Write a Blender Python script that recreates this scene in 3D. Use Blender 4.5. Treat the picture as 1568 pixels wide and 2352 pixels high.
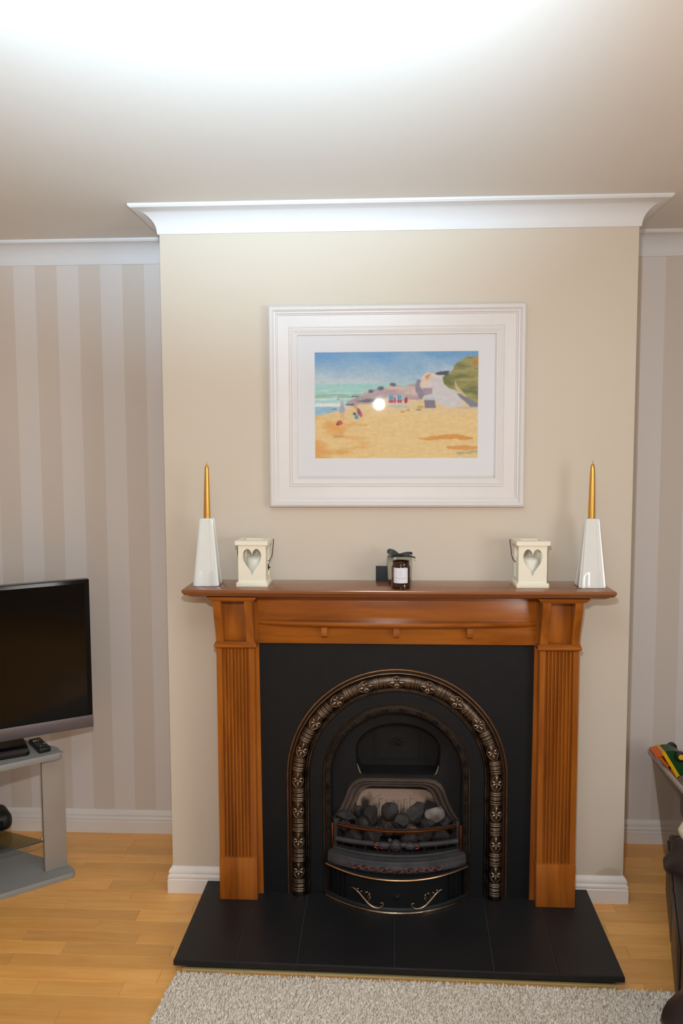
import bpy, bmesh, math, random
import numpy as np
from mathutils import Vector, Matrix, Euler
random.seed(7); rng = np.random.default_rng(7)
PI = math.pi
scene = bpy.context.scene
COL = scene.collection
for o in list(bpy.data.objects): bpy.data.objects.remove(o)

# ------------------------------------------------------------------ camera
cam_d = bpy.data.cameras.new('camera'); cam = bpy.data.objects.new('camera', cam_d); COL.objects.link(cam)
YAW, PITCH, ROLL, FPX = .052, -.0819, .0037, 1886.36
cam_d.sensor_fit = 'VERTICAL'; cam_d.sensor_height = 36.0; cam_d.lens = 36.0 * FPX / 2352
cam_d.clip_start = .05
cam.matrix_world = (Matrix.Translation((-.04, -2.8958, 1.6529)) @ Matrix.Rotation(YAW, 4, 'Z') @ Matrix.Rotation(PITCH, 4, 'X')
                    @ Matrix.Rotation(ROLL, 4, 'Y') @ Matrix.Rotation(PI / 2, 4, 'X'))
scene.camera = cam
# ------------------------------------------------------------------ light
scene.view_settings.view_transform = 'Standard'; scene.view_settings.look = 'None'
scene.view_settings.gamma = 1; scene.view_settings.use_curve_mapping = False
scene.view_settings.exposure = 0.16
w = bpy.data.worlds.new('world'); scene.world = w; w.use_nodes = True
w.node_tree.nodes['Background'].inputs[0].default_value = (.8, .9, 1, 1)
w.node_tree.nodes['Background'].inputs[1].default_value = 1.0
def light(name, kind, loc, energy, color, **k):
    d = bpy.data.lights.new(name, kind); d.energy = energy; d.color = color
    for a, b in k.items(): setattr(d, a, b)
    o = bpy.data.objects.new(name, d); COL.objects.link(o); o.location = loc; return o
flash = light('camera_flash', 'SPOT', (-.075, -2.74, 1.925), 70, (.95, .965, 1.0), shadow_soft_size=.026, spot_size=math.radians(158), spot_blend=1.0)
flash.rotation_euler = Euler((math.radians(90 - 12), 0, math.radians(9)))
ceil_spot = light('added_ceiling_spot', 'SPOT', (-.17, -2.60, 1.92), 350, (.54, .80, 1.0), shadow_soft_size=.03, spot_size=math.radians(73), spot_blend=1.0)  # extra spot added to brighten the ceiling
ceil_spot.rotation_euler = Euler((math.radians(90 + 34), 0, .14))
side_fill = light('added_side_fill', 'AREA', (1.98, -2.55, 1.45), 27, (1.0, .97, .93), shape='RECTANGLE', size=1.5, size_y=1.15)  # area light added as soft fill from the right
side_fill.rotation_euler = (PI / 2, 0, PI / 2)

# ------------------------------------------------------------------ helpers
def lin(c):
    return tuple(((x / 255) / 12.92 if x / 255 <= .04045 else ((x / 255 + .055) / 1.055) ** 2.4) for x in c) + (1,)
class NT:
    def __init__(s, name):
        s.m = bpy.data.materials.new(name); s.m.use_nodes = True; s.t = s.m.node_tree
        s.b = s.t.nodes['Principled BSDF']
    def n(s, typ, **k):
        o = s.t.nodes.new(typ)
        for a, b in k.items():
            if a.startswith('i_'): o.inputs[a[2:].replace('_', ' ')].default_value = b
            else: setattr(o, a, b)
        return o
    def l(s, a, ao, b, bi): s.t.links.new(a.outputs[ao], b.inputs[bi])
    def coord(s, scale=(1, 1, 1), out='Object'):
        c = s.n('ShaderNodeTexCoord'); m = s.n('ShaderNodeMapping'); m.inputs['Scale'].default_value = scale
        s.l(c, out, m, 'Vector'); return m
    def set(s, **k):
        for a, b in k.items(): s.b.inputs[a.replace('_', ' ')].default_value = b
def mat(name, rgb, rough=.5, metal=0, var=.06, scale=(8, 8, 8), bump=0, bscale=200, spec=.5, rgb2=None, coat=0, **kw):
    M = NT(name); c = lin(rgb); c2 = lin(rgb2) if rgb2 else tuple(x * (1 - var) for x in c[:3]) + (1,)
    mp = M.coord(scale); nz = M.n('ShaderNodeTexNoise'); nz.inputs['Scale'].default_value = 1; nz.inputs['Detail'].default_value = 5
    M.l(mp, 0, nz, 'Vector'); r = M.n('ShaderNodeValToRGB'); r.color_ramp.elements[0].position = .3; r.color_ramp.elements[1].position = .7
    r.color_ramp.elements[0].color = c; r.color_ramp.elements[1].color = c2
    M.l(nz, 'Fac', r, 'Fac'); M.l(r, 'Color', M.b, 'Base Color')
    M.set(Roughness=rough, Metallic=metal); M.b.inputs['Specular IOR Level'].default_value = spec
    M.b.inputs['Coat Weight'].default_value = coat; M.b.inputs['Coat Roughness'].default_value = .15
    if bump:
        c3 = M.coord((bscale,) * 3); n2 = M.n('ShaderNodeTexNoise'); n2.inputs['Scale'].default_value = 1; M.l(c3, 0, n2, 'Vector')
        b = M.n('ShaderNodeBump'); b.inputs['Strength'].default_value = bump; b.inputs['Distance'].default_value = .002
        M.l(n2, 'Fac', b, 'Height'); M.l(b, 'Normal', M.b, 'Normal')
    for a, b in kw.items(): M.b.inputs[a.replace('_', ' ')].default_value = b
    return M.m
def wood(name, dark, light_, scale, rough=.28, coat=.3, rnd=0, spec=.5):
    M = NT(name); mp = M.coord(scale); nz = M.n('ShaderNodeTexNoise'); nz.inputs['Scale'].default_value = 1
    nz.inputs['Detail'].default_value = 6; nz.inputs['Roughness'].default_value = .6; nz.inputs['Distortion'].default_value = .5
    oi = M.n('ShaderNodeObjectInfo')
    if rnd:
        cb = M.n('ShaderNodeCombineXYZ'); mu = M.n('ShaderNodeMath', operation='MULTIPLY'); mu.inputs[1].default_value = 37
        M.l(oi, 'Random', mu, 0); M.l(mu, 0, cb, 'Z'); va = M.n('ShaderNodeVectorMath', operation='ADD')
        M.l(mp, 0, va, 0); M.l(cb, 0, va, 1); M.l(va, 0, nz, 'Vector')
    else: M.l(mp, 0, nz, 'Vector')
    r = M.n('ShaderNodeValToRGB'); r.color_ramp.elements[0].position = .32; r.color_ramp.elements[1].position = .72
    r.color_ramp.elements[0].color = lin(dark); r.color_ramp.elements[1].color = lin(light_); M.l(nz, 'Fac', r, 'Fac')
    if rnd:
        h = M.n('ShaderNodeHueSaturation'); mr = M.n('ShaderNodeMapRange'); mr.inputs['To Min'].default_value = 1 - rnd; mr.inputs['To Max'].default_value = 1 + rnd * .8
        M.l(oi, 'Random', mr, 'Value'); M.l(mr, 0, h, 'Value'); M.l(r, 'Color', h, 'Color'); M.l(h, 'Color', M.b, 'Base Color')
    else: M.l(r, 'Color', M.b, 'Base Color')
    M.set(Roughness=rough); M.b.inputs['Coat Weight'].default_value = coat; M.b.inputs['Coat Roughness'].default_value = .2
    M.b.inputs['Specular IOR Level'].default_value = spec
    return M.m

def mesh_obj(name, verts, faces, m=None, parent=None, smooth=False, label=None, auto=None):
    me = bpy.data.meshes.new(name); me.from_pydata([tuple(v) for v in verts], [], faces); me.update()
    bm = bmesh.new(); bm.from_mesh(me); bmesh.ops.recalc_face_normals(bm, faces=bm.faces); bm.to_mesh(me); bm.free()
    return link(name, me, m, parent, smooth, label, auto)
def link(name, me, m=None, parent=None, smooth=False, label=None, auto=None):
    o = bpy.data.objects.new(name, me); COL.objects.link(o)
    if m and not me.materials: me.materials.append(m)
    if smooth: me.polygons.foreach_set('use_smooth', [True] * len(me.polygons))
    if auto: 
        me.polygons.foreach_set('use_smooth', [True] * len(me.polygons)); me.set_sharp_from_angle(angle=math.radians(auto))
    if parent: o.parent = parent
    if label: o['label'] = label
    return o
def from_bm(name, bm, m=None, parent=None, smooth=False, label=None, auto=None):
    bmesh.ops.recalc_face_normals(bm, faces=bm.faces)
    me = bpy.data.meshes.new(name); bm.to_mesh(me); bm.free(); return link(name, me, m, parent, smooth, label, auto)
def add_box(bm, x0, x1, y0, y1, z0, z1, bev=0, seg=2, mtx=None):
    r = bmesh.ops.create_cube(bm, size=1); vs = r['verts']
    for v in vs: v.co = Vector((x0 + (v.co.x + .5) * (x1 - x0), y0 + (v.co.y + .5) * (y1 - y0), z0 + (v.co.z + .5) * (z1 - z0)))
    if mtx:
        for v in vs: v.co = mtx @ v.co
    if bev:
        es = list({e for v in vs for e in v.link_edges}); bmesh.ops.bevel(bm, geom=es, offset=bev, segments=seg, affect='EDGES', profile=.5)
def box(name, x0, x1, y0, y1, z0, z1, m, parent=None, bev=.0015, seg=2, label=None, mtx=None):
    bm = bmesh.new(); add_box(bm, x0, x1, y0, y1, z0, z1, bev, seg, mtx); return from_bm(name, bm, m, parent, False, label, 40)
def thing(name, label, cat, loc=(0, 0, 0), group=None, rot=(0, 0, 0)):
    o = bpy.data.objects.new(name, None); COL.objects.link(o); o.empty_display_size = .05; o.location = loc; o.rotation_euler = rot
    return tag(o, label, cat, group)
def tag(o, label, cat, group=None):
    o['label'] = label; o['category'] = cat
    if group: o['group'] = group
    return o
def struct(o, label=None):
    o['kind'] = 'structure'
    if label: o['label'] = label
    return o
def loft_verts(rings, closed=True, caps=True):
    n = len(rings[0]); V = [v for r in rings for v in r]; F = []
    for i in range(len(rings) - 1):
        for j in range(n if closed else n - 1):
            k = (j + 1) % n; F.append((i * n + j, i * n + k, (i + 1) * n + k, (i + 1) * n + j))
    if caps and closed: F.append(tuple(range(n))[::-1]); F.append(tuple((len(rings) - 1) * n + j for j in range(n)))
    return V, F
def loft(name, rings, m, parent=None, closed=True, caps=True, **k):
    V, F = loft_verts(rings, closed, caps); return mesh_obj(name, V, F, m, parent, **k)
def lathe(name, prof, m, parent=None, c=(0, 0, 0), n=28, caps=True, **k):
    rings = [[(c[0] + r * math.cos(2 * PI * j / n), c[1] + r * math.sin(2 * PI * j / n), c[2] + z) for j in range(n)] for r, z in prof]
    k.setdefault('auto', 35); return loft(name, rings, m, parent, True, caps, **k)
def tube_rings(pts, rad, n=8):
    P = [Vector(p) for p in pts]; R = rad if isinstance(rad, (list, tuple)) else [rad] * len(P); rings = []; up = None
    for i, p in enumerate(P):
        t = (P[min(i + 1, len(P) - 1)] - P[max(i - 1, 0)]).normalized()
        if up is None: up = t.orthogonal().normalized()
        up = (up - t * up.dot(t)).normalized(); s = t.cross(up)
        rings.append([p + (up * math.cos(2 * PI * j / n) + s * math.sin(2 * PI * j / n)) * R[i] for j in range(n)])
    return rings
def tube(name, pts, rad, m, parent=None, n=8, **k):
    k.setdefault('smooth', True); return loft(name, tube_rings(pts, rad, n), m, parent, **k)
def smooth_path(pts, sub=6):
    P = [Vector(p) for p in pts]; out = []
    for i in range(len(P) - 1):
        p0, p1, p2, p3 = P[max(i - 1, 0)], P[i], P[i + 1], P[min(i + 2, len(P) - 1)]
        for s in range(sub):
            t = s / sub; out.append(.5 * ((2 * p1) + (p2 - p0) * t + (2 * p0 - 5 * p1 + 4 * p2 - p3) * t * t + (3 * p1 - p0 - 3 * p2 + p3) * t ** 3))
    out.append(P[-1]); return out
def join_lofts(name, lofts, m, parent=None, **k):
    V, F = [], []
    for rings, closed, caps in lofts:
        v, f = loft_verts(rings, closed, caps); o = len(V); V += v; F += [tuple(a + o for a in q) for q in f]
    return mesh_obj(name, V, F, m, parent, **k)
def plate(name, loops, y0, y1, m, parent=None, plane='xz', **k):
    """flat plate between y0 and y1 from an outline and holes given in x,z"""
    bm = bmesh.new(); es = []
    for L in loops:
        vs = [bm.verts.new((a, 0, b)) for a, b in L]
        es += [bm.edges.new((vs[i], vs[(i + 1) % len(vs)])) for i in range(len(vs))]
    bmesh.ops.triangle_fill(bm, use_beauty=True, use_dissolve=False, edges=es)
    for v in bm.verts: v.co.y = y1
    r = bmesh.ops.extrude_face_region(bm, geom=bm.faces[:]); 
    for v in [g for g in r['geom'] if isinstance(g, bmesh.types.BMVert)]: v.co.y = y0
    if plane == 'yz':
        for v in bm.verts: v.co = Vector((v.co.y, v.co.x, v.co.z))
    if plane == 'xy':
        for v in bm.verts: v.co = Vector((v.co.x, v.co.z, v.co.y))
    return from_bm(name, bm, m, parent, **k)
def sweep_xy(name, path, prof, m, parent=None, **k):
    """sweep profile (offset to the left of travel, z) along an xy polyline with mitred corners"""
    P = [Vector(p) for p in path]; rings = []
    for i, p in enumerate(P):
        d1 = (P[i] - P[i - 1]).normalized() if i else None; d2 = (P[i + 1] - P[i]).normalized() if i < len(P) - 1 else None
        n1 = Vector((-d1.y, d1.x)) if d1 else None; n2 = Vector((-d2.y, d2.x)) if d2 else None
        if n1 is None: nn = n2
        elif n2 is None: nn = n1
        else: nn = (n1 + n2) / (1 + n1.dot(n2))
        rings.append([(p.x + nn.x * a, p.y + nn.y * a, z) for a, z in prof])
    return loft(name, rings, m, parent, **k)

# ------------------------------------------------------------------ dimensions
XL, XR, D, H = -.8222, .8211, .457, 2.4686
LX, RX, FY = -2.3, 2.1, -4.5

# ------------------------------------------------------------------ room materials
def wall_paint():
    M = NT('warm_stone_paint'); mp = M.coord((1, 1, 1)); nz = M.n('ShaderNodeTexNoise'); nz.inputs['Scale'].default_value = 2.5; M.l(mp, 0, nz, 'Vector')
    r = M.n('ShaderNodeValToRGB'); r.color_ramp.elements[0].color = lin((217, 206, 190)); r.color_ramp.elements[1].color = lin((213, 202, 186)); M.l(nz, 'Fac', r, 'Fac')
    # grubby scuff just above the right-hand skirting
    mp2 = M.coord((1, 1, 1)); mp2.vector_type = 'POINT'; mp2.inputs['Location'].default_value = (-.775 * 17, 0, -.095 * 26); mp2.inputs['Scale'].default_value = (17, 1e-3, 26)
    g = M.n('ShaderNodeVectorMath', operation='LENGTH'); M.l(mp2, 0, g, 0)
    n3 = M.n('ShaderNodeTexNoise'); n3.inputs['Scale'].default_value = 30; M.l(mp, 0, n3, 'Vector')
    ad = M.n('ShaderNodeMath', operation='ADD'); M.l(g, 'Value', ad, 0); M.l(n3, 'Fac', ad, 1)
    mr = M.n('ShaderNodeMapRange'); mr.inputs['From Min'].default_value = 1.5; mr.inputs['From Max'].default_value = 1.15; M.l(ad, 0, mr, 'Value')
    mx = M.n('ShaderNodeMix', data_type='RGBA'); M.l(mr, 0, mx, 'Factor'); M.l(r, 'Color', mx, 6); mx.inputs[7].default_value = lin((196, 184, 165)); M.l(mx, 2, M.b, 'Base Color')
    M.set(Roughness=.75); M.b.inputs['Specular IOR Level'].default_value = .25
    c3 = M.coord((160,) * 3); n2 = M.n('ShaderNodeTexNoise'); M.l(c3, 0, n2, 'Vector'); n2.inputs['Scale'].default_value = 1
    b = M.n('ShaderNodeBump'); b.inputs['Strength'].default_value = .06; b.inputs['Distance'].default_value = .001; M.l(n2, 'Fac', b, 'Height'); M.l(b, 'Normal', M.b, 'Normal')
    return M.m
def wallpaper():
    M = NT('striped_wallpaper'); c = M.n('ShaderNodeTexCoord'); s = M.n('ShaderNodeSeparateXYZ'); M.l(c, 'Object', s, 0)
    a = M.n('ShaderNodeMath', operation='ADD'); a.inputs[1].default_value = 1.645 + 8 * .0903; M.l(s, 'X', a, 0)
    f = M.n('ShaderNodeMath', operation='PINGPONG'); f.inputs[1].default_value = .0903; M.l(a, 0, f, 0)
    md = M.n('ShaderNodeMath', operation='MODULO'); md.inputs[1].default_value = .1806; M.l(a, 0, md, 0)
    g = M.n('ShaderNodeMath', operation='LESS_THAN'); g.inputs[1].default_value = .0903; M.l(md, 0, g, 0)
    mx = M.n('ShaderNodeMix', data_type='RGBA'); mx.inputs[6].default_value = lin((228, 222, 219)); mx.inputs[7].default_value = lin((219, 209, 200))
    M.l(g, 0, mx, 'Factor'); M.l(mx, 2, M.b, 'Base Color')
    mr = M.n('ShaderNodeMapRange'); mr.inputs['To Min'].default_value = .45; mr.inputs['To Max'].default_value = .62; M.l(g, 0, mr, 'Value'); M.l(mr, 0, M.b, 'Roughness')
    M.b.inputs['Specular IOR Level'].default_value = .35
    return M.m
PAINT, PAPER = wall_paint(), wallpaper()
CEIL = mat('white_ceiling_paint', (234, 229, 222), .8, var=.02, scale=(2, 2, 2), bump=.05, bscale=120, spec=.2)
COVE = mat('white_coving_paint', (230, 230, 231), .5, var=.02, spec=.3)
SKIRT = mat('white_gloss_paint', (238, 234, 230), .3, var=.02, spec=.5)
FLOORW = wood('maple_strip', (236, 166, 86), (250, 192, 108), (4, 30, 38), .32, .25, rnd=.14)

# ------------------------------------------------------------------ shell
def slab(name, x0, x1, y0, y1, z0, z1, m): return struct(box(name, x0, x1, y0, y1, z0, z1, m, bev=0))
floor = slab('floor', LX - .1, RX + .1, FY - .1, D + .1, -.1, -.009, mat('floor_underlay', (120, 84, 52), .8))
slab('ceiling', LX - .1, RX + .1, FY - .1, D + .1, H, H + .1, CEIL)
struct(plate('wall_middle', [[(XL, -.009), (-.32, -.009), (-.32, .72), (.33, .72), (.33, -.009), (XR, -.009), (XR, H), (XL, H)]], 0, D, PAINT))
slab('wall_back', LX - .1, RX + .1, D, D + .1, -.009, H, PAPER)
slab('wall_left', LX - .1, LX, FY, D, -.009, H, PAINT)
struct(plate('wall_right', [[(FY, -.009), (D, -.009), (D, H), (FY, H)], [(-3.35, .8), (-1.75, .8), (-1.75, 2.1), (-3.35, 2.1)]], RX, RX + .1, PAINT, plane='yz'))
slab('wall_front', LX, RX, FY - .1, FY, -.009, H, PAINT)
win = struct(bpy.data.objects.new('added_window_1', None)); COL.objects.link(win)  # unseen window, added to go with the side fill light
FRAMEW = mat('added_window_white', (235, 235, 235), .35)
for a in ((-3.35, -3.29, .8, 2.1), (-1.81, -1.75, .8, 2.1), (-2.58, -2.52, .86, 2.04)): box('added_window_frame', RX + .02, RX + .08, a[0], a[1], a[2], a[3], FRAMEW, win)
for a in ((-3.29, -1.81, .8, .86), (-3.29, -1.81, 2.04, 2.1)): box('added_window_rail', RX + .02, RX + .08, a[0], a[1], a[2], a[3], FRAMEW, win)
def thin_glass(name, tint=(254, 254, 254), ior=1.5):
    M = NT(name); t = M.t; tr = M.n('ShaderNodeBsdfTransparent'); tr.inputs[0].default_value = lin(tint)
    gl = M.n('ShaderNodeBsdfGlossy'); gl.inputs['Roughness'].default_value = .02; lw = M.n('ShaderNodeLayerWeight'); pw = M.n('ShaderNodeMath', operation='POWER'); pw.inputs[1].default_value = 4; M.l(lw, 'Facing', pw, 0); lw.inputs[0].default_value = .5
    fr = M.n('ShaderNodeMath', operation='MULTIPLY_ADD'); fr.inputs[1].default_value = .55; fr.inputs[2].default_value = .03; M.l(pw, 0, fr, 0)
    mx = M.n('ShaderNodeMixShader'); M.l(fr, 0, mx, 0); M.l(tr, 0, mx, 1); M.l(gl, 0, mx, 2)
    t.links.new(mx.outputs[0], t.nodes['Material Output'].inputs[0]); t.nodes.remove(M.b); return M.m
GLASS = thin_glass('clear_glass')
for a in ((-3.29, -2.58), (-2.52, -1.81)): box('added_window_pane', RX + .045, RX + .05, a[0], a[1], .86, 2.04, GLASS, win, bev=0)

# coving (plaster cove) around breast and alcoves
CD, CP = .0845, .0858
cp = [(0, H), (CP, H), (CP, H - .007), (CP - .004, H - .010)]
for i in range(13):
    t = i / 12 * PI / 2; cp.append((.007 + (CP - .012) * (1 - math.sin(t)), H - CD + .004 + (CD - .016) * math.cos(t)))
cp += [(.006, H - CD), (0, H - CD)]
cr = lambda pts: [(-a, b) for a, b in pts]
struct(sweep_xy('trim_1', [(XL, D - CP - .0), (XL, 0), (XR, 0), (XR, D - CP)], cr(cp), COVE, auto=30))
struct(sweep_xy('trim_2', [(LX, D), (XL, D)], cr(cp), COVE, auto=30))
struct(sweep_xy('trim_3', [(XR, D), (RX, D)], cr(cp), COVE, auto=30))
struct(sweep_xy('trim_4', [(RX, D - CP), (RX, FY)], cr(cp), COVE, auto=30)); struct(sweep_xy('trim_5', [(LX, FY), (LX, D - CP)], cr(cp), COVE, auto=30))
# skirting boards
T = .0165
def skp(h=.0975): return [(0, 0), (T, 0), (T, .050), (T - .003, .0535), (T - .0005, .0585), (T - .001, .064), (T - .005, .070), (T - .008, .0735), (T - .0035, .0755), (T - .004, .081), (T - .007, .088), (T - .012, .093), (T - .014, h), (0, h)]
sk = lambda n, path: struct(sweep_xy(n, path, cr(skp()), SKIRT, auto=28))
sk('baseboard_middle_left', [(XL, D - T), (XL, 0), (-.625, 0)])
sk('baseboard_middle_right', [(.625, 0), (XR, 0), (XR, D - T)])
sk('baseboard_back_left', [(LX + T, D), (XL, D)]); sk('baseboard_back_right', [(XR, D), (RX - T, D)])
sk('baseboard_left', [(LX, FY), (LX, D)]); sk('baseboard_right', [(RX, D), (RX, FY)])

# floor strips: singly where seen, joined elsewhere
PW = .0655
rest_v, rest_f = [], []
def plank_geo(x0, x1, y0, y1):
    g, c = .0003, .0006
    r0 = [(x0 + g, y0 + g, -.009), (x1 - g, y0 + g, -.009), (x1 - g, y1 - g, -.009), (x0 + g, y1 - g, -.009)]
    r1 = [(a, b, -c) for a, b, _ in r0]
    r2 = [(x0 + g + c, y0 + g + c, 0), (x1 - g - c, y0 + g + c, 0), (x1 - g - c, y1 - g - c, 0), (x0 + g + c, y1 - g - c, 0)]
    return loft_verts([r0, r1, r2])
row = 0; y = D; cnt = 0
while y > FY:
    y0 = max(y - PW, FY); x = LX - rng.random() * .4
    while x < RX:
        L = .26 + rng.random() * .3; x0, x1 = max(x, LX), min(x + L, RX)
        if x1 - x0 > .005:
            seen = y0 < .46 and y > -.95 and (x1 > -1.75 and x0 < -.6 or x1 > .6 and x0 < 1.12)
            v, f = plank_geo(x0, x1, y0, y)
            if seen and cnt < 295:
                cx, cy = (x0 + x1) / 2, (y0 + y) / 2
                o = mesh_obj('plank', [(a - cx, b - cy, c) for a, b, c in v], f, FLOORW, floor); o.location = (cx, cy, 0); cnt += 1
            else:
                k = len(rest_v); rest_v += v; rest_f += [tuple(i + k for i in q) for q in f]
        x += L
    y -= PW; row += 1
o = mesh_obj('plank_field', rest_v, rest_f, wood('maple_strip_field', (236, 166, 86), (250, 192, 108), (4, 16, 38), .32, .25), floor); o['kind'] = 'stuff'

# ------------------------------------------------------------------ hearth
SLATE = mat('black_slate', (25, 26, 28), .42, var=.35, scale=(6, 6, 6), bump=.12, bscale=60, spec=.38, rgb2=(33, 33, 34))
BLACKP = mat('black_painted_plinth', (22, 25, 24), .5)
hearth = thing('hearth', 'black slate tiled hearth slab on the floor under the fireplace', 'hearth')
def fy(x): return -.4845 + (x + .69) / 1.38 * (-.5045 + .4845)
xs_b = [-.69, -.515, -.313, -.002, .313, .505, .69]; xs_f = [-.697, -.503, -.309, -.007, .297, .489, .686]
for i in range(6):
    g = .0007; a, b, c, d = xs_b[i] + g, xs_b[i + 1] - g, xs_f[i] + g, xs_f[i + 1] - g
    r = lambda e, z, f=0: [(a + e, -.018, z), (b - e, -.018, z), (d - e, fy(d) + e + f, z), (c + e, fy(c) + e + f, z)]
    loft('tile', [r(.003, .031), r(0, .035), r(0, .048), r(.0012, .0512), r(.003, .052)], SLATE, hearth)
GROUT = mat('grey_hearth_grout', (66, 66, 68), .8)
for i in range(1, 6):
    a, b = xs_b[i], xs_f[i]; loft('grout_line', [[(a - .0008, -.02, z), (a + .0008, -.02, z), (b + .0008, fy(b) + .002, z), (b - .0008, fy(b) + .002, z)] for z in (.033, .0517)], GROUT, hearth)
loft('plinth', [[(-.655, -.02, z), (.655, -.02, z), (.662, -.462, z), (-.668, -.444, z)] for z in (0, .031)], BLACKP, hearth)
loft('edge_strip', [[(-.672, -.4445, z), (.668, -.4625, z), (.682, -.476, z), (-.676, -.457, z)] for z in (0, .004)], mat('pale_beading', (226, 214, 160), .5), hearth, label='pale wooden beading strip')

# ------------------------------------------------------------------ fire surround
WD = dict(dark=(118, 60, 18), light_=(184, 108, 40))
WX = wood('cherry_wood_horizontal', (134, 70, 17), (182, 104, 28), (2.5, 30, 22), .26, .35)
WZ = wood('cherry_wood_vertical', (134, 70, 17), (182, 104, 28), (26, 30, 2.2), .26, .35)
WS = wood('cherry_wood_shelf', (126, 74, 40), (158, 100, 62), (2.0, 24, 22), .2, .5)
fs = thing('fire_surround', 'orange-brown cherry wood mantelpiece with fluted pilasters around the fireplace', 'mantelpiece')
SW, SD, SZ = .7164, .2149, 1.1715
def urect(e, z): return [(-SW + e, 0, z), (SW - e, 0, z), (SW - e, -SD + e, z), (-SW + e, -SD + e, z)]
loft('shelf', [urect(.030, 1.142), urect(.026, 1.1445), urect(.020, 1.147), urect(.018, 1.151), urect(.010, 1.1515), urect(.006, 1.155), urect(.004, 1.1585), urect(.003, 1.159), urect(.0008, 1.162), urect(0, 1.166), urect(.0012, 1.1703), urect(.003, 1.1715)], WS, fs, auto=35)
plate('back_board', [[(-.618, .052), (-.470, .052), (-.476, .966), (.476, .966), (.470, .052), (.618, .052), (.625, 1.142), (-.625, 1.142)]], -.094, 0, WZ, fs)
box('frieze', -.4775, .4775, -.104, -.094, .966, 1.142, WX, fs, bev=.001)
# bowed moulding with three little brackets
R = []
for i in range(41):
    x = -.4765 + .953 * i / 40; u = x / .4765; yo = -.104 - .006 - .040 * (1 - u * u)
    R.append([(x, -.103, 1.0485), (x, yo + .003, 1.0475), (x, yo, 1.0435), (x, yo + .001, 1.038), (x, yo + .005, 1.0335), (x, yo + .011, 1.0285), (x, -.103, 1.0275)])
loft('bowed_moulding', R, WX, fs, auto=40)
for x in (-.245, .0025, .252):
    P = [(-.103, 1.0275), (-.128, 1.0275), (-.130, 1.010), (-.127, .998), (-.119, .991), (-.103, .989)]
    loft('bracket', [[(x + s * .0095, a, b) for a, b in P] for s in (-1, 1)], WZ, fs)
for s in (-1, 1):
    X = lambda a: s * a
    def bx(n, a0, a1, y0, y1, z0, z1, m=WZ, bev=.0015): return box(n, min(X(a0), X(a1)), max(X(a0), X(a1)), y0, y1, z0, z1, m, fs, bev)
    ga, gb = (.4865, .618)
    # fluted shaft
    prof = [(gb, -.094), (gb, -.134)]
    xs0 = ga + .0175; n = 8; pw = (gb - ga - .035) / n
    for k in range(n - 1, -1, -1):
        c0 = xs0 + k * pw
        prof.append((c0 + pw - .0018, -.134))
        for j in range(1, 8): t = PI * j / 8; prof.append((c0 + pw / 2 + (pw / 2 - .0018) * math.copysign(abs(math.cos(t)) ** .6, math.cos(t)), -.134 + .0105 * math.sin(t) ** .8))
        prof.append((c0 + .0018, -.134))
    prof += [(ga, -.134), (ga, -.094)]
    loft('fluted_pilaster', [[(X(a), b, z) for a, b in prof] for z in (.204, .960)], WZ, fs)
    bx('plinth_block', ga - .0015, gb + .001, -.1385, -.094, .052, .205)
    R = []
    for e, z in ((.0, .953), (.004, .956), (.009, .960), (.010, .965), (.009, .969), (.006, .971), (.006, .974), (.002, .978)):
        R.append([(X(ga - e), -.094, z), (X(gb + e * .7), -.094, z), (X(gb + e * .7), -.134 - e, z), (X(ga - e), -.134 - e, z)])
    loft('necking', R, WX, fs, auto=40)
    bx('corbel_panel', ga + .004, gb - .002, -.110, -.094, .976, 1.125, WZ)
    # two scroll corbels, deep at the top, shallow at the foot
    for x0, x1, sw_ in ((ga, ga + .026, 1), (gb - .026, gb, -1)):
        R = []
        for k in range(13):
            t = k / 12; z = .977 + .151 * t; d = .1345 + .044 * (3 * t * t - 2 * t ** 3)
            R.append([(X(x0), -.109, z), (X(x1), -.109, z), (X(x1), -d, z), (X(x0), -d, z)])
        loft('corbel', R, WZ, fs, auto=40)
    R = []
    for e, z in ((.0, 1.1245), (.003, 1.127), (.003, 1.130), (.009, 1.1305), (.013, 1.135), (.014, 1.139), (.018, 1.1395), (.019, 1.143)):
        R.append([(X(ga - e), -.09, z), (X(gb + e), -.09, z), (X(gb + e), -.176 - e, z), (X(ga - e), -.176 - e, z)])
    loft('cap_moulding', R, WX, fs, auto=40)

# ------------------------------------------------------------------ cast iron insert
IRON = mat('black_cast_iron', (17, 21, 25), .50, metal=.0, var=.25, scale=(14, 14, 14), bump=.22, bscale=350, spec=.3)
SOOT = mat('sooty_iron', (30, 29, 29), .7, var=.4, scale=(9, 9, 9), bump=.3, bscale=200, spec=.3)
GREYI = mat('dusty_grey_iron', (58, 56, 58), .6, var=.35, scale=(22, 22, 22), bump=.25, bscale=300, rgb2=(40, 39, 42))
BRONZE = mat('burnished_bronze', (216, 172, 126), .36, metal=1, var=.3, scale=(40, 40, 40), bump=.1)
PEWTER = mat('burnished_pewter', (172, 152, 132), .32, metal=1, var=.5, scale=(18, 18, 18), rgb2=(110, 95, 82), bump=.15)
PEWTERD = mat('tarnished_pewter', (96, 84, 74), .36, metal=1, var=.6, scale=(30, 30, 30), rgb2=(45, 41, 38), bump=.2)
COPPER = mat('red_copper_wear', (150, 78, 66), .28, metal=1, var=.6, scale=(60, 60, 60), rgb2=(66, 50, 52))
ORANGEB = mat('orange_brass', (176, 96, 44), .3, metal=1, var=.4, scale=(25, 25, 25))
fi = thing('fireplace_insert', 'black cast iron arched fireplace insert with burnished floral arch', 'fireplace')
CX, CZ, Z0 = .004, .487, .052
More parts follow.
